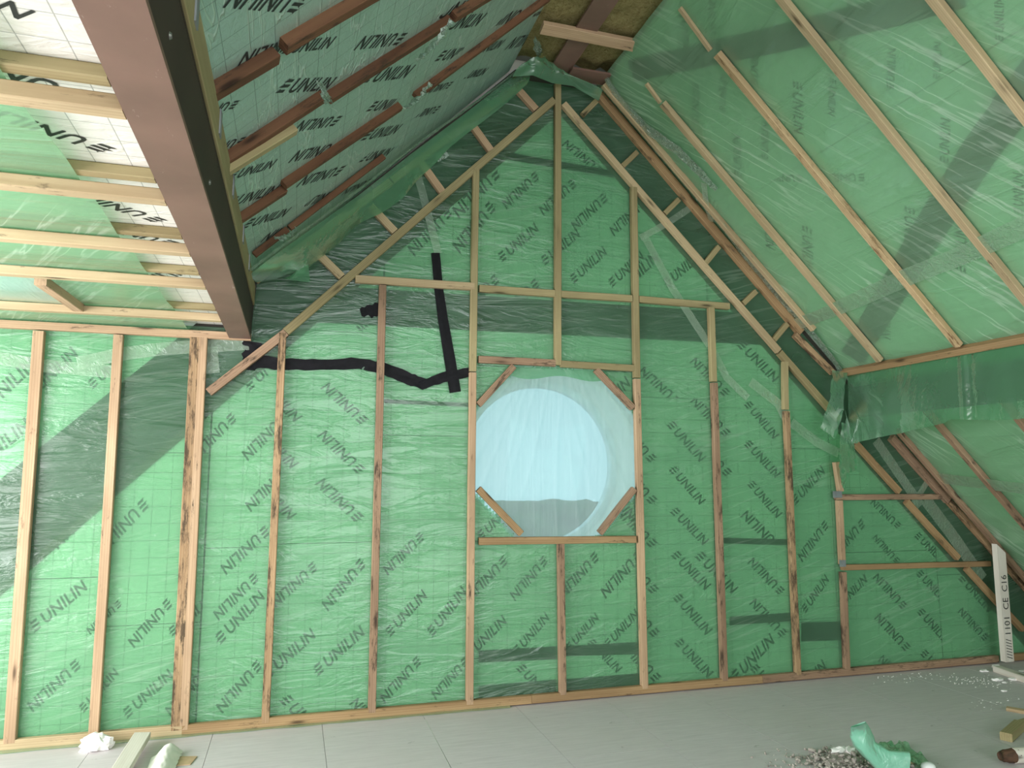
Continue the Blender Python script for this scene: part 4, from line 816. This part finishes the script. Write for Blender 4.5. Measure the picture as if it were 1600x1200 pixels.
# green film bag and rubble at the lower right
def blob_sheet(name, prof, label):
    vs, fs = [], []; K_ = 20
    for i, (c, rx, ry, rot, tilt) in enumerate(prof):
        ax = (V(prof[min(i+1, len(prof)-1)][0])-V(prof[max(i-1, 0)][0])).normalized(); sd = ax.cross(V((0, 1, 0))).normalized(); dp = sd.cross(ax)
        for k in range(K_):
            a = 2*math.pi*k/K_; e = 1+.12*math.sin(3*a+i*.7)+.10*noise.noise(V((i*.6, a*2, 1)))
            vs.append(V(c)+sd*(rx*math.cos(a)*e)+dp*(ry*math.sin(a)*e))
    for i in range(len(prof)-1):
        for k in range(K_): fs.append((i*K_+k, i*K_+(k+1) % K_, (i+1)*K_+(k+1) % K_, (i+1)*K_+k))
    fs.append(tuple(range(K_))); c = V(prof[0][0]); c.z = 0
    o = mesh(name, [v-c for v in vs], fs, 'bag', None, Matrix.Translation(c), smooth=True); tag(o, label, 'plastic film'); return o
g = ((3.007,-1.309,0.0),(2.96,-1.426,0.0),(2.919,-1.612,0.0),(2.935,-1.735,0.0))
T_ = ((2.782,-1.55,0.245),(2.791,-1.55,0.201),(2.808,-1.55,0.16),(2.832,-1.55,0.121),(2.899,-1.55,0.062),(2.997,-1.55,-0.013))
prof = [(T_[0], .046, .010, 0, 0), (T_[1], .060, .026, 0, 0), (T_[2], .058, .035, 0, 0), (T_[3], .048, .035, 0, 0), ((T_[4][0], T_[4][1]-.03, T_[4][2]), .060, .035, 0, 0), ((T_[5][0]+.01, T_[5][1]-.06, .04), .075, .03, 0, 0)]
blob_sheet('film_bundle', prof, 'crumpled mint green film bundle standing up out of the rubble on the floor')
def bsh(u_, v_):
    x = 3.10+.22*u_; y = -1.27-.30*v_; z = .012+.05*math.exp(-((u_-.15)/.3)**2)*v_+.05*max(0, fbm(u_*4, v_*4, 2, 2)); return (x-.1*v_, y, z)
tag(sheet('loose_film', bsh, 30, 30, 'film_loose'), 'dark green film sheet spread on the floor behind the mint film bundle', 'plastic film')
rub = []
bm = bmesh.new()
for k in range(650):
    a = random.gauss(0, 1); b_ = random.gauss(0, 1); x = 2.80+.15*a; y = -1.42+.11*b_; r_ = random.uniform(.002, .009)*(1.8 if random.random() < .15 else 1)
    h = max(0, .05*math.exp(-(a*a+b_*b_)*.8)); mt = Matrix.Translation(V((x, y, h*random.random()+r_*.6))) @ Matrix.Rotation(random.uniform(0, 6), 4, V((random.random(), random.random(), 1)).normalized()) @ Matrix.Diagonal(V((r_*random.uniform(.8, 1.8), r_, r_*random.uniform(.5, 1), 1)))
    bmesh.ops.create_icosphere(bm, subdivisions=1, radius=1, matrix=mt)
me = bpy.data.meshes.new('rubble'); bm.to_mesh(me); bm.free(); me.materials.append(M['mortar']); o = link(bpy.data.objects.new('rubble', me), 'rubble'); o['kind'] = 'stuff'; tag(o, 'heap of grey mortar crumbs and plaster rubble beside the mint film bundle', 'rubble')
tag(lump('mortar_heap', (2.806,-1.399,0), .07, (1.5, .9, .35), 'mortar', 9, 3, .5, 3), 'low heap of dusty mortar under the rubble crumbs', 'rubble')
for (q, r_, sc_, mt, lab) in (
    ((2.836,-1.335,0.03), .030, (1.7, .8, .7), 'white_lump', 'white plaster chunk on the rubble, left of the mint film bundle'),
    ((2.885,-1.349,0.03), .026, (1.2, .9, .9), 'white_lump', 'smaller grey-white plaster chunk touching the mint film bundle'),
    ((3.117,-1.489,0), .035, (1.4, .8, .6), 'kraft', 'olive shred of torn liner on the floor right of the mint film bundle')):
    tag(lump('plaster_chunk', q, r_, sc_, mt, len(lab), 2, .5, 2), lab, 'plaster')
# white bottle cap like dome at the bottom edge
cc = (3.154,-1.596)
bm = bmesh.new(); bmesh.ops.create_uvsphere(bm, u_segments=20, v_segments=10, radius=.032, matrix=Matrix.Diagonal(V((1.15, 1, .7, 1)))); me = bpy.data.meshes.new('plastic_cap'); bm.to_mesh(me); bm.free(); me.materials.append(M['pvc'])
for p in me.polygons: p.use_smooth = True
tag(link(bpy.data.objects.new('plastic_cap', me), 'plastic_cap', Matrix.Translation(V((cc[0], cc[1], .022)))), 'rounded white plastic cap at the bottom edge of the floor', 'cap')
# offcuts at the right edge
a_ = ((4.444,-0.947),(4.565,-1.139)); tag(timber('timber_offcut', (*a_[0], .022), (*a_[1], .022), .035, .022, (0, -.3, 1), 'treated_pale'), 'thin pale timber lath on the floor at the right, nearest the sole plate', 'offcut')
a_ = ((3.933,-1.374),(4.212,-1.232)); tag(timber('timber_offcut', (*a_[0], .045), (a_[1][0], a_[1][1], .045), .062, .045, (0, 0, 1), 'treated'), 'short square greenish timber block with a pale sawn end on the floor', 'offcut')
a_ = ((4.234,-1.227),(4.396,-1.19)); tag(timber('timber_offcut', (*a_[0], .04), (*a_[1], .04), .05, .04, (0, 0, 1), 'treated'), 'greenish timber block end just showing behind the short block', 'offcut')
a_ = ((3.666,-1.639),(3.952,-1.748))
lg = empty('round_log', (*a_[0], 0), 'pale peeled round post lying at the lower right corner', 'post')
for nm, x0_, x1_, r0_, r1_, mt in (('post_body', 0, .45, .038, .038, 'white_wood'), ('bark_end', -.075, .02, .022, .037, 'bark_wood')):
    vs, fs = [], []
    for i in range(7):
        x = x0_+(x1_-x0_)*i/6; r_ = r0_+(r1_-r0_)*(i/6)**.5
        for k in range(18): 
            e = 1+(.14*noise.noise(V((k*.8, i*.9, 1))) if nm == 'bark_end' else 0); vs.append((x, r_*e*math.cos(k*math.pi/9), r_*e*math.sin(k*math.pi/9)))
    for i in range(6):
        for k in range(18): fs.append((i*18+k, i*18+(k+1) % 18, (i+1)*18+(k+1) % 18, (i+1)*18+k))
    fs += [tuple(range(18)), tuple(6*18+k for k in range(18))]
    mesh(nm, vs, fs, mt, lg, Matrix.Translation(V((a_[0][0], a_[0][1], .04))) @ Matrix.Rotation(-.15, 4, 'Z'), smooth=nm == 'bark_end')
# plaster chips near the post
for k, (q, r_, lab) in enumerate((
    ((5.16,-0.16), .022, 'white plaster chip below the sole plate, furthest left of the chips by the post'), ((5.035,-0.385), .026, 'long white plaster chip lying in front of the dust patch'),
    ((5.018,-0.451), .012, 'tiny white chip touching the long white chip'), ((5.156,-0.402), .024, 'angular white plaster chip between the long chip and the right edge'),
    ((4.821,-0.612), .016, 'lone small white chip on bare floor below the other chips'), ((5.441,-0.24), .014, 'white chip beside the pale base board'), ((5.373,-0.081), .028, 'flat pale shard leaning by the end of the base board'))):
    tag(lump('plaster_chip', (*q, 0), r_, (1.6, 1, .45), 'white_lump', k*1.7, 2, .6, 1.6), lab, 'plaster')
bm = bmesh.new()
dc = ((4.835,-0.328),(4.903,-0.4),(5.36,-0.275),(4.325,-0.164),(4.594,-0.131),(4.519,-0.829))
for k in range(240):
    c_ = dc[random.choice((0, 0, 1, 1, 1, 2, 2, 3, 4, 5))]; r_ = random.uniform(.0012, .0045)
    mt = Matrix.Translation(V((c_[0]+random.gauss(0, .10), min(-.06, c_[1]+random.gauss(0, .07)), r_*.5))) @ Matrix.Diagonal(V((r_*random.uniform(1, 2.2), r_, r_*.6, 1)))
    bmesh.ops.create_icosphere(bm, subdivisions=1, radius=1, matrix=mt)
me = bpy.data.meshes.new('plaster_dust'); bm.to_mesh(me); bm.free(); me.materials.append(M['white_lump']); o = link(bpy.data.objects.new('plaster_dust', me), 'plaster_dust'); o['kind'] = 'stuff'; tag(o, 'scatter of white plaster crumbs on the grey floor near the post', 'debris')

# ------------------------------------------------------------------ outside the round window
box('ground', -25, 30, 1.5, 60, -3.2, -3.0, 'ground_glare')['kind'] = 'structure'
bm = bmesh.new(); bmesh.ops.create_cube(bm, size=1); bmesh.ops.subdivide_edges(bm, edges=bm.edges[:], cuts=12, use_grid_fill=True)
for v in bm.verts:
    p = V((v.co.x*1.75, v.co.y*1.6, v.co.z*4.05)); d = .10*fbm(p.x*2, p.y*2, p.z*2, 3); v.co = p+V((d, d, d*.6))
me = bpy.data.meshes.new('hedge'); bm.to_mesh(me); bm.free(); me.materials.append(M['hedge']); tag(link(bpy.data.objects.new('hedge', me), 'hedge', Matrix.Translation(V((4.75, 8.8, -1.03)))), 'green clipped hedge outside, blurred through the film at the bottom of the window', 'hedge')
